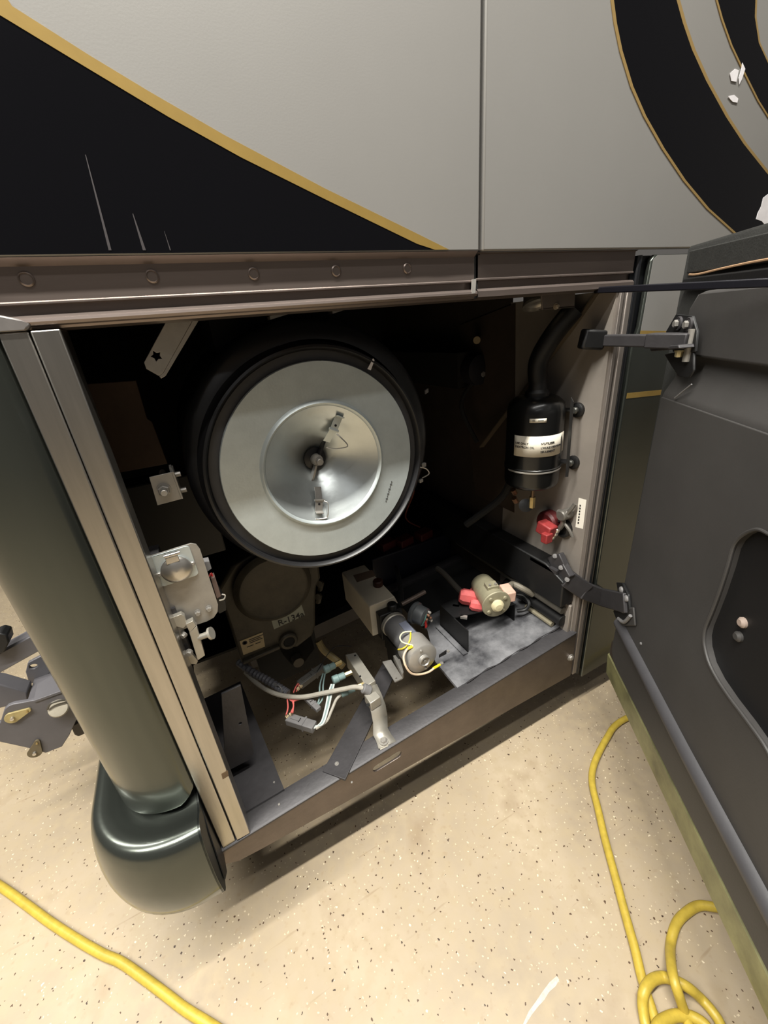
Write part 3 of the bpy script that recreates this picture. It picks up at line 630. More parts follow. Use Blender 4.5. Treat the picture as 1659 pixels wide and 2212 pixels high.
MB().lathe([(0,-0.004),(0.016,-0.004),(0.017,-0.001),(0.046,0.0),(0.0495,0.003),(0.0495,0.066),(0.046,0.070),(0.034,0.070)], (AX,0.105,AZ), Y1, 36).build('motor_end_can', M('motor_silver', srgb(176, 172, 166), 0.38, 0.5, 0.12, 30), hu, angle=40)
MB().lathe([(0.018,0.0),(0.0175,0.009),(0.015,0.010),(0.013,0.006),(0.005,0.006),(0.005,0.009),(0,0.009)], (AX,0.102,AZ), -Y1, 20).build('bearing_cap', zinc, hu)
for dx, dz in ((-0.006,0.036),(0.006,-0.037)):
    MB().lathe([(0.0045,0),(0.0045,0.004),(0.003,0.0055),(0,0.0055)], (AX+dx,0.105,AZ+dz), -Y1, 10).build('through_bolt', zinc, hu)
# start solenoid riding on the motor
so_a = Vector((AX+0.034,0.190,AZ+0.062)); so_d = Vector((0.25,-0.75,-0.05)).normalized()
so_a = Vector((AX+0.054,0.240,AZ+0.060)); so_d = Vector((0.42,-0.90,-0.06)).normalized()
sol = MB().lathe([(0.0,-0.004),(0.034,-0.004),(0.037,0.0),(0.037,0.009),(0.032,0.012),(0.030,0.042),(0.022,0.048),(0,0.048)], so_a, so_d, 28).build('solenoid', M('solenoid_black', srgb(52, 54, 56), 0.4, 0.1), hu, angle=40)
e1 = Vector((0.8,0.35,0)).normalized()
for k, (s1, s2, m) in enumerate(((0.002,0.012,copper),(0.012,-0.004,copper),(-0.010,0.004,copper),(0.010,0.018,zinc),(0.016,-0.018,zinc))):
    q = so_a+so_d*0.044+e1*s1+Z1*s2; MB().cyl(q, q+so_d*0.014, 0.0042, 10, ch=0.001).build('terminal', m, sol)
q = so_a+so_d*0.050+Z1*-0.010+e1*-0.012
MB().prism([q+e1*-0.006+Z1*0.014, q+e1*0.004+Z1*0.012, q+e1*0.006+Z1*-0.016, q+e1*-0.002+Z1*-0.018], so_d*0.003).build('red_busbar', red, sol)
MB().lathe([(0.019,0.0),(0.019,0.02),(0.010,0.024),(0,0.024)], so_a+so_d*0.020+Z1*-0.036+e1*0.014, so_d, 18).build('solenoid_lower', blackp, sol)
MB().tube([so_a+so_d*0.046+Z1*0.020+e1*0.004, so_a+so_d*0.054+Z1*0.010+e1*-0.018, so_a+so_d*0.046+Z1*-0.014+e1*-0.026], 0.0022, 6, 6).build('green_lead', M('green_black_wire', srgb(38, 66, 62), 0.5), sol)
MB().prism([(AX-0.006,0.165,AZ+0.034),(AX+0.022,0.165,AZ+0.034),(AX+0.022,0.240,AZ+0.036),(AX-0.006,0.240,AZ+0.036)], (0,0,0.006)).build('solenoid_saddle', M('blue_grey_metal', srgb(120, 124, 140), 0.4, 0.4), hu, bevel=0.001)
MB().tube([F(889,1364,0.545),F(872,1366,0.545),F(864,1376,0.545),F(868,1386,0.54),F(880,1391,0.54),F(892,1394,0.535)], 0.0022, 7, 6).build('white_lead', M('cream_wire', srgb(222, 218, 180), 0.5), hu)
MB().tube([F(887,1366,0.54),F(886,1380,0.54),F(880,1393,0.53),F(870,1401,0.52),F(860,1403,0.50)], 0.0024, 7, 6).build('yellow_lead', wirey, hu)
MB().tube([F(893,1395,0.535),F(880,1402,0.53),F(872,1418,0.52),F(876,1438,0.50),F(888,1454,0.47),F(905,1457,0.45),F(925,1452,0.44),F(937,1444,0.44)], 0.0032, 8, 6).build('ground_lead', M('cream_cable', srgb(208, 184, 156), 0.5), hu)
MB().cyl(F(891,1396,0.536), F(881,1401,0.532), 0.0042, 10).build('yellow_crimp', yelcrimp, hu)
MB().cyl(F(936,1444,0.44), F(950,1436,0.43), 0.0042, 10).build('yellow_crimp', yelcrimp, hu)
MB().lathe([(0.006,0),(0.006,0.002),(0,0.002)], F(954,1433,0.43), Z1, 14).build('ring_terminal', zinc, hu)
MB().prism([F(948,1416,0.44),F(964,1405,0.44),F(964,1413,0.425),F(948,1421,0.425)], (0.003,0.003,0)).build('black_tab', ink, hu)
MB().lathe([(0.005,0),(0.005,0.003),(0,0.003)], F(968,1407,0.44), Z1, 12).build('bolt', zinc, hu)
# support bracket below the motor
MB().prism([F(x,y,0.405) for x,y in ((826,1431),(845,1427),(870,1467),(853,1475))], (0,0,0.004), holes=[ring(F(856,1467,0.405), X1*0.0028, Y1*0.0028, 10)]).build('mount_channel', zinc, hu)
MB().prism([F(x,y,0.405) for x,y in ((850,1427),(862,1424),(870,1450),(873,1463),(870,1467))], (0,0,0.022)).build('mount_channel', zinc, hu, bevel=0.001)
MB().box((AX-0.036,0.20,0.400),(AX+0.03,0.30,AZ-0.03)).build('motor_mount', blackp, hu, bevel=0.002)
MB().box((AX-0.03,0.25,0.345),(AX+0.03,0.30,0.40)).build('mount_post', blackp, hu)
MB().tube([F(868,1305,0.55),F(900,1288,0.56),F(918,1278,0.565)], 0.0075, 10, 3).build('pressure_fitting', M('dull_fitting', srgb(110, 96, 88), 0.5, 0.4, 0.3, 60), hu)
MB().tube([(AX+0.03,0.31,AZ+0.02),(AX+0.07,0.36,AZ+0.03),(AX+0.14,0.50,AZ),(AX+0.2,0.64,AZ-0.03)], 0.010, 8, 5).build('pressure_hose', mattblack, hu)

# ================================================================== SOLENOID ON BLACK BRACKET
sb = thing('relay_solenoid', 'grey round solenoid with red cable boots on a black bracket', 'solenoid')
BX0, BX1, BY0, BY1 = 0.652, 0.872, 0.140, 0.300
bz0 = zt(0.76)+0.003; bz1 = 0.478
MB().box((BX0, BY0, zt(BX0)+0.004), (BX0+0.004, BY1, bz1)).build('bracket_leg', blackp, sb)
MB().box((BX1, BY0+0.02, zt(BX1)+0.004), (BX1+0.004, BY1, bz1)).build('bracket_leg', blackp, sb)
MB().prism([(BX0,BY0+0.075,bz1),(BX1,BY0+0.02,bz1),(BX1+0.004,BY1,bz1),(BX0,BY1,bz1)], (0,0,0.004)).build('bracket_top', blackp, sb)
for px, py in ((1002,1333),(985,1310)):
    q = F(px,py,bz1); MB().obox(q, (0.008,-0.008,0), (0.004,0.004,0), (0,0,0.004)).build('bracket_bolt', zinc, sb)
sa = F(1073,1306,0.530); sbk = sa + Vector((0.035, 0.125, 0.004)); sd = (sa-sbk).normalized()
cl_ = M('solenoid_grey', srgb(150, 144, 120), 0.5, 0.2, 0.25, 30)
MB().lathe([(0,-0.006),(0.020,-0.006),(0.023,-0.002),(0.045,-0.001),(0.0495,0.0),(0.051,0.004),(0.0495,0.008),(0.044,0.010),(0.044,0.085),(0.039,0.125),(0.028,0.136),(0,0.136)], sa, -sd, 36).build('solenoid_can', cl_, sb, angle=40)
MB().lathe([(0.022,0.0),(0.0215,0.010),(0.013,0.017),(0,0.018)], sa+sd*0.002, sd, 20).build('end_dome', M('cream_dome', srgb(196, 186, 150), 0.5), sb)
up_ = Vector((0.55,-0.1,0.8)).normalized()
sid = sd.cross(Z1).normalized(); sup = sid.cross(sd).normalized()
for a in (50, 230, 140, 320):
    q = sa+(sid*math.cos(math.radians(a))+sup*math.sin(math.radians(a)))*0.036
    MB().lathe([(0.007,0),(0.006,0.005),(0,0.006)], q+sd*0.001, sd, 10).build('rivet', cl_, sb)
MB().obox(sa-sd*0.045+sup*0.046, sid*0.020, sd*0.016, sup*0.007).build('terminal_block', cl_, sb, bevel=0.002)
for k in (-1, 1):
    q = sa-sd*0.035+sup*0.050+sid*0.010*k; MB().cyl(q, q+sup*0.010, 0.004, 10).build('terminal', zinc, sb)
q = sa-sd*0.04-sid*0.0
bl = sid if sid.x > 0 else -sid
MB().obox(sa-sd*0.030+bl*0.052+sup*0.014, bl*0.018, sd*0.028, sup*0.020).build('pale_boot', M('pale_pink_boot', srgb(206, 168, 150), 0.6, 0, 0.2, 40), sb, bevel=0.004)
# red boots on the near-left side
for (px, py, z, rx, ry, rz) in ((1011,1290,0.510,0.030,0.015,0.028),(1029,1307,0.500,0.022,0.012,0.021)):
    q = F(px,py,z); d_ = Vector((0.75,-0.55,-0.2)).normalized(); s_ = d_.cross(Z1).normalized(); u_ = s_.cross(d_)
    MB().lathe([(rz*0.75,-rx),(rz,-rx*0.6),(rz,rx*0.5),(rz*0.8,rx),(0,rx)], q, d_, 8).build('red_boot', pink, sb)
q = F(1013,1277,0.515)
MB().prism([q, q+Vector((0.018,0.004,0.012)), q+Vector((0.024,0.0,0.006)), q+Vector((0.006,-0.010,-0.004))], (0.004,0.004,-0.010)).build('boot_flap', pink, sb)
MB().prism([q+Vector((0.004,-0.008,-0.004)), q+Vector((0.026,-0.008,0.002)), q+Vector((0.028,-0.012,-0.003)), q+Vector((0.008,-0.016,-0.010))], (0.003,0.003,-0.008)).build('boot_flap', pink, sb)
MB().tube([F(1002,1284,0.50), F(985,1267,0.505), F(960,1240,0.50), F(945,1228,0.49)], 0.0105, 10, 5).build('battery_cable', M('dusty_cable', srgb(74, 70, 64), 0.6), sb)
MB().tube([sa-sd*0.02+bl*0.045+sup*0.02, F(1105,1262,0.54), F(1130,1272,0.53), F(1150,1284,0.50)], 0.0105, 10, 6).build('battery_cable', M('dusty_cable2', srgb(110, 104, 92), 0.6), sb)
MB().tube([F(1117,1320,0.44), F(1136,1316,0.45), F(1143,1303,0.47), F(1132,1288,0.48), F(1116,1284,0.48)], 0.0065, 10, 6).build('black_cable', blackp, sb)

# ================================================================== VALVE BLOCK ON ITS BRACKET
vb = thing('valve_block', 'pale aluminium valve block on a curved bracket bolted to the sill', 'valve')
vt = 0.462
tp = [F(x,y,vt) for x,y in ((746,1414),(769,1409),(811,1470),(791,1482))]
MB().prism(tp, (0,0,-0.055)).build('block', alum, vb, bevel=0.0015)
for px, py in ((767,1416),(778,1461)):
    MB().lathe([(0.0035,0),(0.0035,0.0008),(0.002,0.0008),(0.002,0)], F(px,py,vt), Z1, 12).build('port_screw', darksteel, vb)
# bracket strap: widths along a polyline in plan/height
st = [(F(793,1486,0.448), F(814,1478,0.448)), (F(796,1515,0.442), F(824,1500,0.442)), (F(803,1545,0.415), F(832,1522,0.415)),
      (F(806,1562,0.385), F(836,1545,0.385)), (F(806,1588,0.362), F(837,1572,0.362)), (F(812,1600,0.352), F(844,1585,0.352)), (F(818,1618,0.353), F(856,1602,0.353))]
MB().sheet([[a, b] for a, b in st]).build('bracket_strap', alum, vb, solid=0.004, angle=50)
fz = zt(0.27)+0.002
MB().hexbolt(F(829,1602,0.356), Z1, 0.0085, 0.010, 1.5).build('foot_bolt', zinc, vb)
MB().prism([F(x,y,0.352) for x,y in ((812,1600),(844,1585),(856,1602),(822,1620))], (0,0,-0.003)).build('foot', alum, vb)
MB().box((0.255,0.035,zt(0.26)),(0.285,0.050,0.350)).build('foot_spacer', zinc, vb)
MB().prism([F(x,y,0.455) for x,y in ((786,1500),(812,1492),(822,1505),(800,1520))], (0,0,-0.03)).build('clamp', alum, vb, bevel=0.002)
MB().lathe([(0.0055,0),(0.0055,0.001),(0,0.001)], F(795,1523,0.447), Z1, 12).build('clamp_hole', mattblack, vb)
MB().cyl(F(783,1486,0.470), F(800,1492,0.455), 0.014, 16, ch=0.003).build('cable_gland', grey, vb)
for (a, b, z) in (((718,1470),(745,1458),0.445),((736,1498),(766,1486),0.43),((700,1448),(724,1436),0.44)):
    A, B = F(a[0],a[1],z), F(b[0],b[1],z); d_ = (B-A).normalized(); L_ = (B-A).length
    pl = MB().lathe([(0.0095,0),(0.0125,0.002),(0.0125,L_*0.45),(0.0105,L_*0.5),(0.0105,L_*0.95),(0.008,L_),(0,L_)], A, d_, 14).build('plug', bluegrey, vb)
    MB().cyl(B-d_*0.002, B+d_*0.022, 0.008, 6).build('brass_fitting', brass, pl)

# ================================================================== WIRING HARNESS
wh = thing('wiring_harness', 'loose wiring harness with corrugated loom, grey connectors and pink wires', 'wiring')
MB().tube([F(515,1430,0.46), F(545,1452,0.45), F(575,1468,0.44), F(605,1487,0.43), F(622,1498,0.425)], 0.0128, 12, 9, ribs=1).build('split_loom', loomm, wh, angle=20)
MB().tube([F(530,1452,0.44), F(560,1480,0.43), F(600,1500,0.43), F(650,1506,0.435), F(700,1497,0.445), F(740,1489,0.455), F(768,1484,0.465), F(790,1488,0.468)], 0.0068, 10, 6).build('grey_cable', greyw, wh)
q = F(602,1490,0.436); MB().tube([q+Vector((-0.006,0.014,0.006)), q+Vector((0.004,0.0,0.014)), q+Vector((0.008,-0.014,0.004)), q+Vector((0.0,-0.012,-0.012))], 0.0022, 6, 4).build('cable_tie', grey, wh)
MB().obox(q+Vector((-0.004,0.018,0.008)), (0.004,0,0), (0,0.004,0), (0,0,0.003)).build('tie_head', grey, wh)
for pts in ([(622,1500),(632,1512),(645,1508),(656,1503)], [(618,1502),(630,1514),(642,1512),(660,1506)], [(640,1494),(648,1476),(652,1470)], [(634,1496),(640,1482),(648,1472)],
            [(630,1510),(634,1525),(628,1540)], [(620,1506),(622,1528),(618,1544)], [(634,1508),(634,1526),(632,1540)]):
    MB().tube([F(x,y,0.425) for x,y in pts], 0.0021, 6, 5).build('pink_wire', pinkw, wh)
def conn(pa, pb, z, r, mat, name='connector'):
    A, B = F(pa[0],pa[1],z), F(pb[0],pb[1],z); d_ = (B-A); L_ = d_.length; d_.normalize(); s_ = d_.cross(Z1).normalized(); u_ = s_.cross(d_)
    o = MB().obox((A+B)/2, d_*L_/2, s_*r, u_*r*0.8).build(name, mat, wh, bevel=0.0022)
    MB().obox(A+d_*L_*0.62, d_*0.0022, s_*r*1.12, u_*r*0.95).build('connector_collar', mat, o)
    MB().obox(A+d_*L_*0.30+u_*r*0.80, d_*L_*0.16, s_*r*0.30, u_*r*0.12).build('lock_tab', mat, o)
    MB().obox(A+d_*L_*0.46+u_*r*0.82, d_*0.0016, s_*r*0.5, u_*r*0.05).build('tab_gap', ink, o)
    return o
conn((622,1553),(680,1571),0.40,0.0135,grey)
conn((660,1506),(689,1533),0.42,0.0085,grey)
conn((646,1480),(700,1440),0.42,0.0125,M('dark_connector', srgb(88, 86, 82), 0.6, 0, 0.2, 40))
for k, (px, py) in enumerate(((620,1548),(628,1543),(644,1488),(650,1482))):
    MB().obox(F(px,py,0.424 if k > 1 else 0.412), (0.004,0.002,0), (-0.001,0.004,0), (0,0,0.003)).build('crimp_pin', M('pin_cream', srgb(206, 186, 150), 0.5), wh)
for k, (dx, dy) in enumerate(((0,0),(4,1),(8,3))):
    MB().tube([F(678+dx/3,1573-dx/2,0.40), F(694+dx/2,1560+dy,0.41), F(703+dx*0.8,1530,0.425), F(709+dx*0.9,1500,0.435), F(716+dx*0.7,1478,0.443)], 0.0027, 7, 6).build('white_wire', wirew if k != 1 else bluegrey, wh)
MB().tube([F(682,1574,0.40), F(705,1558,0.405), F(716,1535,0.415), F(726,1512,0.425), F(737,1500,0.43)], 0.0042, 8, 6).build('grey_lead', greyw, wh)
for dx in (0, 7):
    MB().tube([F(684+dx*0.3,1524,0.42), F(690+dx,1508,0.425), F(691+dx,1480,0.43), F(698+dx*0.6,1455,0.44)], 0.0024, 7, 6).build('blue_grey_wire', bluegrey, wh)
MB().tube([F(684,1452,0.43), F(720,1400,0.45), F(760,1396,0.455)], 0.0012, 5, 6).build('thin_wire', wireb, wh)

# ================================================================== OIL RESERVOIR ON THE END WALL
tk = thing('oil_reservoir', 'gloss black cylindrical oil tank with paper labels on the end wall', 'tank')
TX, TY, TR = 0.898, 0.150, 0.078
zb_, ztp = 0.930, 1.190
def onT(px, py, r):                  # sight line met with the upright tank cylinder
    d_ = sight(px, py); a = d_.x**2+d_.y**2; ox, oy = CAM.x-TX, CAM.y-TY
    b = 2*(ox*d_.x+oy*d_.y); c = ox*ox+oy*oy-r*r; t = (-b-math.sqrt(max(b*b-4*a*c, 0)))/(2*a); return CAM+d_*t
MB().lathe([(0,0.008),(0.03,0.004),(TR-0.012,0.0),(TR-0.003,0.006),(TR,0.016),(TR,0.055),(TR+0.0025,0.057),(TR+0.0025,0.064),(TR,0.066),(TR,0.220),(TR-0.004,0.242),(TR-0.02,0.256),(0.03,0.260),(0,0.260)], (TX,TY,zb_), Z1, 48).build('tank_body', glossb, tk, angle=40)
MB().lathe([(TR+0.0028,0.0555),(TR+0.0034,0.058),(TR+0.0028,0.0605)], (TX,TY,zb_), Z1, 48, arc=(math.radians(-100), math.radians(30)), ref=(0,-1,0)).build('strap_edge', zinc, tk)
def wrap(pts, r, name, mat, n=14):
    tl, tr, br, bl_ = pts; rows = []
    for j in range(2):
        row = []
        for i in range(n+1):
            t = i/n
            a = onT(*( [tl[k]+(tr[k]-tl[k])*t for k in (0,1)] ), r); b = onT(*( [bl_[k]+(br[k]-bl_[k])*t for k in (0,1)] ), r)
            row.append(a if j == 0 else b)
        rows.append(row)
    z0 = sum(p.z for p in rows[0])/(n+1); z1 = sum(p.z for p in rows[1])/(n+1)
    rows = [[Vector((p.x,p.y,z0)) for p in rows[0]], [Vector((p.x,p.y,z1)) for p in rows[1]]]
    o = MB().sheet(rows).build(name, mat, tk, solid=0.0004); return o, rows
lb1, rows = wrap([(1111.5,943),(1217.5,938),(1214,987),(1110,983)], TR+0.0012, 'oil_label', labelm)
lb2, rows2 = wrap([(1144,904.5),(1181,904),(1180.5,913),(1143.5,914)], TR+0.0012, 'level_label', labelm, 6)
def wtext(body, size, rows, u0, zfrac, mat, parent, nm='lettering', bold=0.0):
    # lay text flat, then bend it round the tank
    o = text(body, size, (0,0,0), (1,0,0), (0,0,1), mat, parent, nm, bold=bold)
    a0 = rows[0][0]; th0 = math.atan2(a0.y-TY, a0.x-TX); z0, z1 = rows[0][0].z, rows[1][0].z; r = TR+0.0018
    for v in o.data.vertices:
        s_ = v.co.x+u0; th = th0+s_/r; dr = -v.co.y
        v.co = Vector((TX+(r+dr)*math.cos(th), TY+(r+dr)*math.sin(th), z0+(z1-z0)*zfrac+v.co.z))
    return o
a0, a1 = rows[0][0], rows[0][-1]
L1 = TR*abs(math.atan2(a1.y-TY, a1.x-TX)-math.atan2(a0.y-TY, a0.x-TX))
fs = 0.46*L1/(15*0.63)
for body, u, zf in (('USE ONLY', 0.03, 0.40), ('DEXTRON OIL', 0.03, 0.58), ("N'UTILISER", 0.47, 0.40), ("L'HUILE DEXTRON", 0.47, 0.60), ('SEULEMENT', 0.47, 0.80)):
    wtext(body, fs*1.05, rows, u*L1, zf, ink, lb1, bold=0.00012)
for i, (a, b) in enumerate(((1,2),(3,5))):
    q0 = (rows2[0][a]+rows2[1][a])/2; q1 = (rows2[0][b]+rows2[1][b])/2; MB().beam(q0+(q0-Vector((TX,TY,q0.z))).normalized()*0.0006, q1+(q1-Vector((TX,TY,q1.z))).normalized()*0.0006, 0.0004, 0.002).build('fine_print', ink, lb2)
# mounting lugs and bolts to the wall
for px, py in ((1250,885),(1240,998)):
    q = W(px,py,0.986); MB().lathe([(0.020,0),(0.020,0.008),(0.013,0.012),(0.011,0.012)], q, -X1, 20).build('mount_lug', rubberb, tk)
    MB().lathe([(0.010,0.010),(0.010,0.018),(0.007,0.021),(0,0.021)], q, -X1, 12).build('bolt_cap', M('dark_cap', srgb(70, 70, 66), 0.35, 0.4), tk)
    MB().beam(q-X1*0.004, (TX+TR*0.6, TY, q.z), 0.03, 0.004).build('mount_strap', blackp, tk)
MB().prism([W(1233,858,0.93), W(1238,868,0.93), W(1226,1030,0.93), W(1221,1030,0.93)], (0.003,0,0)).build('side_strap', M('strap_grey', srgb(30, 29, 28), 0.5), tk)
# filler neck and hose rising to the top corner
MB().lathe([(0.032,0.0),(0.032,0.012),(0.024,0.02),(0.022,0.05)], (TX,TY,ztp-0.002), Z1, 24).build('filler_neck', blackp, tk)
MB().tube([(TX,TY,ztp+0.04),(TX,TY+0.002,1.28),(TX+0.02,TY-0.02,1.34),(TX+0.055,TY-0.05,1.40)], 0.026, 14, 6).build('filler_hose', rubberb, tk)
# fittings beneath
for px, py, X_ in ((1110,1062,0.90),(1112,1080,0.89)):
    q = W(px,py,X_); MB().cyl(q+Vector((-0.004,0,0.008)), q+Vector((0.006,0,-0.008)), 0.009, 8).build('pipe_fitting', M('tarnished_brass', srgb(140, 112, 88), 0.4, 0.6), tk)
MB().tube([(0.885,0.22,zb_+0.01),(0.885,0.23,0.90),(0.87,0.26,0.84),(0.80,0.34,0.74)], 0.012, 10, 5).build('outlet_hose', mattblack, tk)
q = onT(1152,1085,0.01)
MB().cyl((0.888,0.13,zb_+0.004), (0.888,0.13,0.893), 0.006, 12).build('drain_stem', M('tarnished_brass2', srgb(120, 100, 80), 0.4, 0.6), tk)
MB().cyl((0.888,0.13,0.893), (0.888,0.13,0.858), 0.009, 6).build('drain_cock', brass, tk)
MB().lathe([(0.012,-0.002),(0.020,-0.002),(0.021,0.002),(0.012,0.004)], (0.878,0.145,0.862), Vector((-0.6,-0.7,0.3)), 20).build('tie_ring', rubberb, tk)

# ================================================================== SMALL FITTINGS ON THE END WALL
cut = thing('battery_switch', 'red battery disconnect switch half hidden low on the end wall', 'switch')
q = W(1160,1150,0.90)
MB().lathe([(0.040,0.0),(0.040,0.024),(0.034,0.032),(0,0.032)], Vector((0.985,q.y+0.02,q.z+0.006)), -X1, 24).build('switch_body', M('dark_red', srgb(84, 24, 26), 0.5, 0, 0.3, 40), cut)
MB().obox(Vector((0.935,q.y-0.005,q.z+0.004)), (0.018,0,0), (0,0.026,0.004), (0,-0.004,0.020)).build('switch_knob', M('red_knob', srgb(150, 52, 52), 0.5, 0, 0.3, 50), cut, bevel=0.004)
MB().obox(Vector((0.915,q.y-0.026,q.z-0.012)), (0.014,0,0), (0,0.012,0), (0,0,0.016)).build('switch_boot', M('red_boot2', srgb(140, 46, 46), 0.5, 0, 0.3, 50), cut, bevel=0.003)
MB().lathe([(0.030,0.0),(0.030,0.014),(0.022,0.018),(0.020,0.010),(0,0.010)], Vector((0.986,q.y-0.030,q.z+0.004)), -X1, 22).build('gauge_ring', rubberb, cut)
tf = thing('air_fitting', 'grey pipe tee with silver quick coupler on the end wall', 'pipe fitting')
q = W(1218,1112,0.960)
tg = M('dull_fitting2', srgb(110, 106, 100), 0.45, 0.4, 0.25, 60)
MB().cyl(q+X1*0.026, q-X1*0.016, 0.017, 14, ch=0.003).build('fitting_body', tg, tf)
MB().cyl(q+Vector((0,0.02,0.0)), q+Vector((0,-0.016,0.008)), 0.012, 12, ch=0.002).build('fitting_arm', tg, tf)
MB().tube([q+Vector((0,-0.012,0.010)), q+Vector((0.004,-0.022,0.028)), q+Vector((0.008,-0.028,0.044))], 0.006, 10, 4).build('fitting_nipple', tg, tf)
MB().tube([q+Vector((0,0.004,-0.012)), q+Vector((0,0.0,-0.03)), q+Vector((0.0,0.010,-0.05))], 0.008, 10, 4).build('fitting_leg', tg, tf)
MB().tube([q+Vector((0,-0.006,-0.028)), q+Vector((0.002,-0.024,-0.044)), q+Vector((0.004,-0.036,-0.062))], 0.005, 8, 4).build('fitting_spur', tg, tf)
cq = q+Vector((-0.004,0.012,-0.05)); cd = Vector((-0.1,0.35,-1)).normalized()
MB().lathe([(0.007,0),(0.009,0.002),(0.009,0.012),(0.007,0.014),(0.009,0.017),(0.009,0.026),(0.006,0.030),(0.006,0.042),(0,0.042)], cq, cd, 16).build('quick_coupler', chrome, tf)
st_ = MB().prism([W(x,y,0.9855) for x,y in ((1250,1075.5),(1266.5,1080),(1259,1142.5),(1243,1138.5))], (0.0006,0,0)).build('sticker', M('white_sticker', srgb(226, 220, 208), 0.6), None)
tag(st_, 'small white vertical sticker on the grey end wall by the jamb', 'sticker')
for k in range(7):
    y0 = 1090+k*6.2; MB().prism([W(1252.2-k*0.7,y0,0.9852), W(1255-k*0.7,y0+0.6,0.9852), W(1254.5-k*0.7,y0+4.6,0.9852), W(1251.7-k*0.7,y0+4,0.9852)], (0.0002,0,0)).build('fine_print', ink, st_)
lp = thing('bay_lamp', 'round chrome-rimmed lamp under the top rail near the right corner', 'lamp')
q = S(1160,655,0.14)
MB().lathe([(0.030,0.03),(0.033,0.0),(0.036,-0.004),(0.036,-0.010),(0.028,-0.012),(0.027,-0.004),(0,-0.004)], q+Z1*0.004, (0.15,0.35,0.9), 32).build('lamp_rim', chrome, lp)
MB().lathe([(0.028,0.03),(0.029,0.06),(0,0.06)], q+Z1*0.004, (0.15,0.35,0.9), 24).build('lamp_body', M('dark_lens', srgb(56, 20, 22), 0.3), lp)
bp_ = thing('lamp_bracket', 'plain grey sheet bracket hanging under the top rail beside the lamp', 'bracket')
MB().prism([S(1169,630,0.058), S(1243,630,0.058), S(1241,664,0.058), S(1172,669,0.058)], (0,0.004,0)).build('bracket_face', M('bracket_taupe', srgb(96, 88, 82), 0.5, 0.2), bp_, bevel=0.001)
MB().prism([S(1172,669,0.058), S(1241,664,0.058), S(1241,664,0.058)+Y1*0.012, S(1172,669,0.058)+Y1*0.012], (0,0,0.003)).build('bracket_lip', M('bracket_taupe', srgb(96, 88, 82)), bp_)
MB().hexbolt(S(1200,662,0.058), (0,-1,0), 0.005, 0.008).build('bracket_screw', M('bolt_cream', srgb(160, 148, 130), 0.4, 0.4), bp_)

# hidden depths: dark machinery dimly seen behind
bt = thing('battery', 'dark blue-black battery with red terminal covers deep in the bay', 'battery')
MB().box((0.56,0.66,0.346),(0.96,0.92,0.52)).build('battery_case', M('battery_blue', srgb(16, 17, 32), 0.5), bt, bevel=0.006)
for x_, y_ in ((0.66,0.72),(0.74,0.70),(0.84,0.70)):
    MB().obox((x_,y_,0.535), (0.035,0.008,0), (-0.005,0.025,0), (0,0,0.018)).build('terminal_cover', M('dark_red_cover', srgb(84, 24, 22), 0.55, 0, 0.3, 30), bt, bevel=0.004)
ah = MB().tube([(0.56,0.40,0.95),(0.66,0.45,0.88),(0.70,0.60,0.70),(0.80,0.66,0.60)], 0.0032, 6, 6).build('thin_red_wire', M('dull_red_wire', srgb(96, 44, 36), 0.6))
tag(ah, 'thin dull red wire hanging in the dark behind the drum', 'wire')
mv = thing('relay_valve', 'dark round valve body mounted deep behind the drum', 'valve')
q = S(1050,800,0.45)
MB().lathe([(0.05,0),(0.055,0.02),(0.05,0.05),(0.02,0.06),(0,0.06)], q+Y1*0.08, -Y1, 24).build('valve_body', M('valve_dark', srgb(28, 28, 34), 0.5, 0.2), mv)
MB().hexbolt(S(1040,808,0.48), -Y1, 0.010, 0.012).build('valve_bolt', grey, mv)
MB().cyl(S(1030,735,0.46), S(1030,735,0.50), 0.012, 12).build('valve_port', M('tan_port', srgb(140, 124, 92), 0.5), mv)
MB().tube([q+Vector((-0.02,0.05,-0.04)), q+Vector((-0.06,0.06,-0.12)), q+Vector((-0.02,0.02,-0.25))], 0.008, 8, 5).build('valve_hose', mattblack, mv)
MB().box((q.x-0.06,q.y+0.08,q.z-0.06),(q.x+0.06,q.y+0.74,q.z+0.06)).build('valve_mount', mattblack, mv)

# ================================================================== DOOR
dr = thing('compartment_door', 'open black compartment door with moulded inner liner and hinge arms', 'door')
def dp_(u, z, off=0.0): return DO + DU*u + DN*off + Vector((0,0,z))
WID = 1.12
# shell: outer skin curved in at the bottom
LO = 0.045
prof_d = [(0.235,-0.046),(0.40,-0.056),(1.50,-0.056),(1.506,-0.050),(1.506,-0.004),(1.500,0.0),(0.235,0.0)]
sh = MB().sheet([[dp_(0.0, z, o) for z, o in prof_d+[prof_d[0]]], [dp_(WID, z, o) for z, o in prof_d+[prof_d[0]]]])
n_ = len(prof_d); sh.f.append(tuple(range(n_))); sh.f.append(tuple(range(n_+1, 2*n_+1)))
sh.build('door_shell', rubberg, dr, angle=40)
def duz(px, py, off=0.0): q = DR(px, py, off); return ((q-DO).dot(DU), q.z)
ze0, ze1 = duz(1410,1685,0.04)[1], duz(1447,1680,0.04)[1]
edge = [(ze0+0.006,0.034),(ze0,0.026),(ze0-0.006,-0.030),(0.235,-0.0465),(0.30,-0.051),(0.30,0.0),(ze1+0.008,0.0012),(ze1,0.036),(ze1-0.004,0.040)]
ue = duz(1302,1470,0.04)[0]
sh = MB().sheet([[dp_(ue, z, o) for z, o in edge+[edge[0]]], [dp_(WID+0.001, z, o) for z, o in edge+[edge[0]]]])
n_ = len(edge); sh.f.append(tuple(range(n_))); sh.f.append(tuple(range(n_+1, 2*n_+1)))
sh.build('bottom_edge', olive, dr, angle=40)
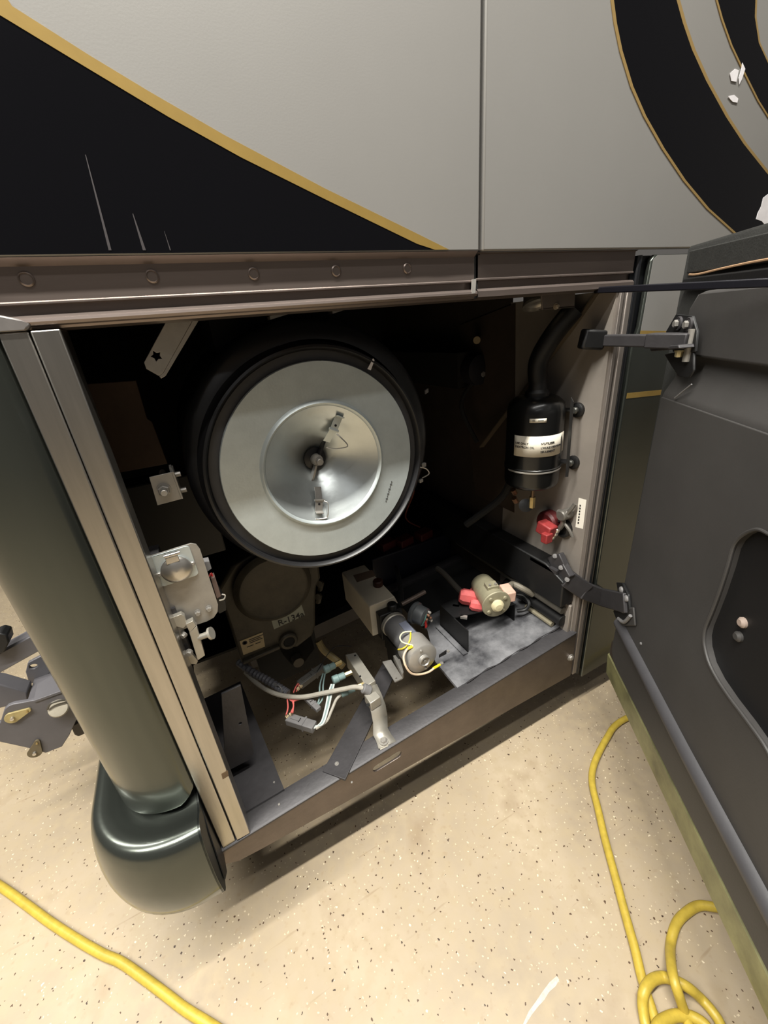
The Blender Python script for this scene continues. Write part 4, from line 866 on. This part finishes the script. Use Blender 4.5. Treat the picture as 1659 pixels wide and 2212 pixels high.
# inner liner with pocket opening, in two fields with a valley between
pk_px = [(1662,1155),(1640,1144),(1622,1146),(1604,1155),(1590,1168),(1581,1185),(1570,1225),(1552,1280),(1535,1325),(1524,1352),(1520,1372),(1521,1395),(1530,1430),(1548,1466),(1576,1508),(1612,1556),(1659,1625)]
pk = [duz(x, y, LO) for x, y in pk_px]
zt_pk = pk[0][1]; zb_pk = pk[-1][1]; u_mid = pk[0][0]
ub_ = pk[-1][0]
pocket = pk + [(ub_+0.05, zb_pk-0.03), (ub_+0.11, zb_pk+0.0), (ub_+0.14, zb_pk+0.08), (max(ub_,u_mid)+0.13, (zt_pk+zb_pk)/2), (u_mid+0.10, zt_pk-0.06), (u_mid+0.05, zt_pk-0.01)]
zl = duz(1470,872,LO)[1]; UL = duz(1400,1000,LO)[0]; UT = duz(1478,640,LO)[0]; ztop = duz(1485,632,LO)[1]; zv = duz(1500,775,LO)[1]
lin = [(UL-0.006,0.410),(UL+0.006,0.388),(UL+0.04,0.376),(WID-0.05,0.376),(WID-0.01,0.40),(WID-0.01,zl),(UL,zl)]
liner = MB().prism([dp_(u, z, 0.0) for u, z in lin], DN*LO, holes=[[dp_(u, z, 0.0) for u, z in pocket]]).build('inner_liner', doorin, dr, bevel=0.006, seg=3)
MB().prism([dp_(u, z, 0.0) for u, z in [(UT-0.004,zv),(WID-0.01,zv),(WID-0.01,ztop),(UT+0.05,ztop),(UT+0.02,ztop-0.006),(UT,ztop-0.03)]], DN*(LO-0.014)).build('upper_liner', doorin, dr, bevel=0.012, seg=4)
rows_ = [(zl-0.004,LO-0.003),(zl+0.004,LO-0.003),(zl+0.014,LO-0.006),(zl+(zv-zl)*0.70,0.012),(zl+(zv-zl)*0.82,0.009),(zv-0.004,0.012),(zv+0.006,LO-0.022)]
MB().sheet([[dp_(UL+0.002, z, o) for z, o in rows_], [dp_(WID-0.012, z, o) for z, o in rows_]]).build('liner_valley', doorin, dr, angle=60)
ul, ur = min(p[0] for p in pocket)-0.02, max(p[0] for p in pocket)+0.02
MB().prism([dp_(ul, zb_pk-0.05, LO-0.016), dp_(ur, zb_pk-0.05, LO-0.016), dp_(ur, zt_pk+0.04, LO-0.016), dp_(ul, zt_pk+0.04, LO-0.016)], DN*0.001).build('pocket_floor', doordark, dr)
MB().tube([dp_(u, z, LO-0.001) for u, z in pocket+[pocket[0]]], 0.0035, 8, 4, cap=False).build('pocket_bead', doorin, liner)
# round ridge and bottom band
a_, b_ = duz(1350,1372,0.05), duz(1655,1985,0.05)
MB().tube([dp_(UL+0.01, a_[1], LO-0.006), dp_(0.5, (a_[1]+b_[1])/2, LO-0.006), dp_(WID-0.03, b_[1], LO-0.006)], 0.022, 14, 1).build('lower_ridge', M('liner_ridge', srgb(70, 69, 72), 0.5, 0, 0.2, 10, 0.05, 160), liner)
MB().prism([dp_(ue+0.004,ze1+0.001,0.0), dp_(WID-0.01,ze1+0.001,0.0), dp_(WID-0.01,0.42,0.0), dp_(ue+0.004,0.42,0.0)], DN*0.038).build('kick_band', M('liner_floor_reflection', srgb(64, 56, 50), 0.5, 0, 0.25, 8), dr, bevel=0.003)  # brown of the floor's reflection put into the band's colour
MB().prism([DR(1336,1312,LO+0.002), DR(1372,1312,LO+0.002), DR(1376,1352,LO+0.002), DR(1334,1352,LO+0.002)], DN*0.006).build('liner_pad', doorin, liner, bevel=0.003)
for px, py in ((1607,1345),(1598,1375)):
    MB().lathe([(0.010,0),(0.010,0.004),(0.006,0.008),(0,0.008)], DR(px,py,LO-0.015), DN, 14).build('pocket_screw', M('screw_taupe', srgb(150, 134, 124), 0.5) if py < 1360 else doorin, dr)
MB().lathe([(0.004,0),(0.003,0.003),(0,0.003)], DR(1385,1390,LO), DN, 8).build('liner_rivet', grey, liner)
# weather strip along the top
MB().prism([DR(1500,541,0.0), DR(1800,470,0.0), DR(1800,548,0.0), DR(1493,590,0.0)], DN*0.010).build('weatherstrip', rubberg, dr, bevel=0.002)
MB().tube([DR(1489,593,0.012), DR(1510,592,0.012), DR(1560,580,0.012), DR(1659,560,0.012), DR(1800,545,0.012)], 0.0022, 6, 3).build('strip_edge', edgef, dr)
MB().prism([DR(1488,600,0.004), DR(1800,560,0.004), DR(1800,600,0.004), DR(1480,625,0.004)], DN*0.012).build('shadow_band', rubberb, dr, bevel=0.003)  # dark strip standing in for the shadow below the weatherstrip
# upper hinge arm
h0 = Vector((0.905,0.075,1.352)); h1 = S(1300,735,0.03); hb_ = DR(1492,736,LO+0.008)
hinge = MB().beam(h1, hb_, 0.026, 0.026).build('hinge_arm', darksteel, dr, bevel=0.003)
MB().beam(S(1255,732,0.05), h1+(hb_-h1)*0.02, 0.032, 0.046).build('hinge_sleeve', rubberb, dr, bevel=0.006)
MB().beam(h1+(hb_-h1)*0.58, hb_, 0.032, 0.030).build('hinge_knuckle', darksteel, dr, bevel=0.003)
MB().cyl(hb_+Vector((0,0,-0.040)), hb_+Vector((0,0,0.022)), 0.008, 12).build('hinge_pin', zinc, dr)
bq = [DR(x,y,LO+0.002) for x,y in ((1466,678),(1502,682),(1512,715),(1508,760),(1460,760),(1444,716))]
hp_ = MB().prism(bq, DN*0.006).build('hinge_plate', blackp, dr, bevel=0.0015)
for px, py in ((1467,699),(1489,701)):
    q = DR(px,py,LO+0.008); MB().lathe([(0.0145,0),(0.0145,0.0025),(0.013,0.004),(0.010,0.003),(0.008,0.004)], q, DN, 24).build('washer', darksteel, hp_)
    MB().hexbolt(q+DN*0.003, DN, 0.008, 0.008, 0).build('bolt', zinc, hp_)
MB().prism([DR(x,y,LO+0.008) for x,y in ((1432,748),(1500,742),(1502,750),(1436,757))], DN*0.030).build('hinge_ear', darksteel, dr, bevel=0.002)
MB().hexbolt(DR(1468,756,LO+0.02), (0,0,-1), 0.007, 0.014, 1.3).build('pivot_nut', M('nut_cream', srgb(190, 178, 140), 0.4, 0.5), dr)
MB().prism([DR(x,y,LO+0.0005) for x,y in ((1440,765),(1505,752),(1505,800),(1496,816),(1470,812),(1455,790))], DN*0.006).build('hinge_boss', doordark, dr, bevel=0.003)
MB().tube([DR(1457,860,LO+0.002), DR(1494,830,LO+0.002)], 0.0015, 6, 1).build('moulding_line', grey, liner)
# lower goose-neck hinge
gpts = [W(1200,1200,0.955), W(1212,1225,0.955), W(1226,1250,0.95), S(1262,1275,0.0), S(1300,1290,-0.01), DR(1352,1302,LO+0.008)]
gn = MB()
for i in range(len(gpts)-1):
    gn.beam(gpts[i]-(gpts[i+1]-gpts[i])*0.06, gpts[i+1]+(gpts[i+1]-gpts[i])*0.06, 0.022, LO+0.012)
gn.build('hinge_arm', darksteel, dr, bevel=0.003)
for k in (0, 1, 2):
    q = gpts[0].lerp(gpts[2], k/2.0)+Vector((-0.012,-0.008,0.006)); MB().lathe([(0.008,0),(0.007,0.003),(0,0.004)], q, (-0.8,-0.5,0.3), 10).build('hinge_rivet', grey, dr)
lq_ = [DR(x,y,LO+0.002) for x,y in ((1337,1258),(1350,1259),(1363,1285),(1366,1318),(1358,1338),(1336,1336),(1330,1320),(1344,1302))]
lp_ = MB().prism(lq_, DN*0.008).build('hinge_plate', blackp, dr, bevel=0.002)
for px, py in ((1343,1274),(1354,1293),(1346,1317)):
    MB().lathe([(0.010,0),(0.009,0.004),(0.006,0.006),(0,0.006)], DR(px,py,LO+0.010), DN, 12).build('bolt', grey, lp_)
MB().tube([DR(1336,1336,LO+0.012), DR(1348,1344,LO+0.014), DR(1362,1330,LO+0.012)], 0.005, 8, 4).build('plate_lip', grey, lp_)
# stay rod
MB().beam(S(1286,627,0.02), DR(1900,600,0.01), 0.010, 0.013).build('stay_rod', rodm, dr, bevel=0.002)

# ================================================================== YELLOW HOSES
def hose(px, name, label, lift=None):
    pts = []
    for i, (x, y) in enumerate(px):
        z = 0.011 + (lift.get(i, 0.0) if lift else 0.0); pts.append(F(x, y, z))
    o = MB().tube(pts, 0.0105, 12, 6).build(name, hosem); return tag(o, label, 'hose')
hose([(-420,1700),(-260,1765),(-140,1830),(-80,1866),(0,1914),(55,1953),(105,1990),(160,2026),(219,2060),(262,2079),(312,2114),(359,2149),(401,2181),(456,2215),(540,2268),(700,2345),(900,2440),(1080,2560)], 'yellow_hose', 'single yellow air hose lying across the lower left floor')
hose([(1620,1400),(1500,1470),(1420,1520),(1339,1559.5),(1310,1596),(1284,1649),(1279,1691),(1292,1748.5),(1308,1817),(1331,1901),(1352,1980),(1371,2048),(1386,2111),(1404,2169),(1425,2225),(1470,2275),(1530,2280),(1562,2245),(1556,2212),(1538,2183.5),(1513,2156),(1486,2133),(1453.6,2117),(1431,2111),(1408,2118),(1392,2140),(1388,2170),(1394,2212),(1404,2260),(1416,2262),(1419,2218),(1449,2197),(1481,2194),(1508,2203),(1530,2222),(1540,2260),(1515,2262),(1492,2225),(1479,2188),(1463,2140),(1453.6,2106),(1449,2074),(1448,2044),(1454,2014),(1465,1989),(1486,1969),(1508,1957),(1534,1958),(1600,1975),(1680,2060),(1740,2200)], 'yellow_hose', 'yellow air hose trailing past the door into a loose coil',
     {21:0.02,22:0.02,23:0.012,24:0.02,25:0.026,26:0.012,38:0.0,39:0.045,40:0.05,41:0.03,29:0.02,30:0.022,31:0.01})

# ================================================================== TOW BAR BEHIND THE COACH
tb = thing('tow_bar', 'grey steel tow bar head with pins behind the bumper', 'tow bar')
YT = 0.46
head = [(9,1533),(16,1526),(32,1520),(52,1517),(72,1513),(139,1489),(200,1480),(205,1545),(168,1549),(150,1588),(134,1613),(98,1627),(60,1616),(-70,1588),(-75,1556),(0,1562)]
MB().prism([S(x,y,YT) for x,y in head], (0,0.012,0)).build('side_plate', towm, tb, bevel=0.002)
q0, q1 = S(72,1513,YT), S(200,1480,YT)
zt_h = S(105,1501,YT).z
t4 = [S(70,1513,YT), S(78,1477,YT+0.0), S(118,1456,YT), S(200,1440,YT), S(200,1480,YT), S(139,1489,YT)]
def Fz(x, y): return F(x, y, zt_h)
MB().prism([Fz(72,1514), Fz(80,1477), Fz(118,1456), Fz(190,1430), Fz(200,1480), Fz(139,1490)], (0,0,-0.008)).build('top_plate', towm, tb, bevel=0.001)
back = [(55,1452),(60,1432),(85,1419),(110,1412),(160,1400),(180,1440),(110,1452),(80,1474),(63,1478)]
MB().prism([S(x,y,0.64) for x,y in back], (0,0.012,0), holes=[ring(S(72,1440,0.64), X1*0.010, Z1*0.008, 14)]).build('rear_plate', towm, tb, bevel=0.003)
MB().prism([S(x,y,YT+0.10) for x,y in ((-60,1470),(0,1479),(58,1495),(61,1512),(48,1518),(0,1530),(-60,1545))], (0,0.05,0)).build('arm', towm, tb, bevel=0.003)
MB().beam(S(-70,1462,0.80), S(130,1352,0.80), 0.06, 0.06).build('square_tube', towm, tb, bevel=0.003)
MB().prism([S(x,y,0.74) for x,y in ((-30,1380),(0,1368),(16,1372),(20,1388),(8,1410),(-30,1420))], (0,0.05,0)).build('tube_collar', blackp, tb, bevel=0.004)
MB().prism([S(x,y,YT+0.03) for x,y in ((152,1570),(190,1548),(205,1575),(168,1592),(160,1588))], (0,0.06,0)).build('lower_stub', M('tow_dark', srgb(56, 50, 46), 0.5, 0.2), tb, bevel=0.004)
hc = S(110,1540,YT)
MB().box((hc.x-0.02, YT+0.008, hc.z-0.02), (-0.335, YT+0.075, hc.z+0.045)).build('receiver_tube', M('tow_dark', srgb(56, 50, 46)), tb, bevel=0.004)
MB().beam(S(70,1520,YT+0.005)+Z1*-0.03, S(90,1450,0.645)+Z1*-0.03, 0.05, 0.03).build('cross_block', towm, tb, bevel=0.003)
def drop(c, ang, s_, mat, name):
    c = Vector(c); e = Vector((math.cos(ang),0,math.sin(ang))); w = Vector((-e.z,0,e.x)); pts = []
    for k in range(13):
        a = math.pi/2+math.pi*k/12; pts.append(c+e*(math.cos(a)*s_)+w*(math.sin(a)*s_))
    for k in range(7):
        a = -math.pi/2+math.pi*k/6; pts.append(c+e*(2.1*s_+math.cos(a)*s_*0.38)+w*(math.sin(a)*s_*0.38))
    o = MB().prism(pts, (0,-0.005,0)).build(name, mat, tb, bevel=0.001)
    MB().lathe([(s_*0.30,0),(s_*0.26,0.006),(0,0.007)], c-Y1*0.005, -Y1, 12).build('pin_tip', chrome, o)
    MB().lathe([(s_*0.16,0),(s_*0.14,0.004),(0,0.004)], c+e*2.0*s_-Y1*0.005, -Y1, 10).build('rivet', brass, o)
drop(S(28,1548,YT), math.radians(8), 0.017, M('pale_brass', srgb(176, 160, 112), 0.5, 0.25, 0.2, 60), 'pin_plate')
drop(S(76,1623,YT), math.radians(62), 0.017, M('dull_brass', srgb(104, 94, 74), 0.5, 0.25), 'pin_plate')
cc = S(126,1530,YT-0.012)
MB().lathe([(0.021,-0.010),(0.024,-0.002),(0.021,0.002),(0.010,0.003),(0,0.003)], cc, (0.1,-0.85,0.5), 24).build('pull_ring_cap', M('pale_cap', srgb(168, 160, 144), 0.6, 0.0, 0.15, 60), tb)
MB().tube([cc+Vector((-0.02,-0.004,0.012)), cc+Vector((-0.008,-0.004,0.026)), cc+Vector((0.01,-0.004,0.026)), cc+Vector((0.03,0,0.018)), cc+Vector((0.06,0,0.02))], 0.003, 6, 5).build('safety_chain', M('chain_grey', srgb(96, 92, 86), 0.4, 0.6), tb)
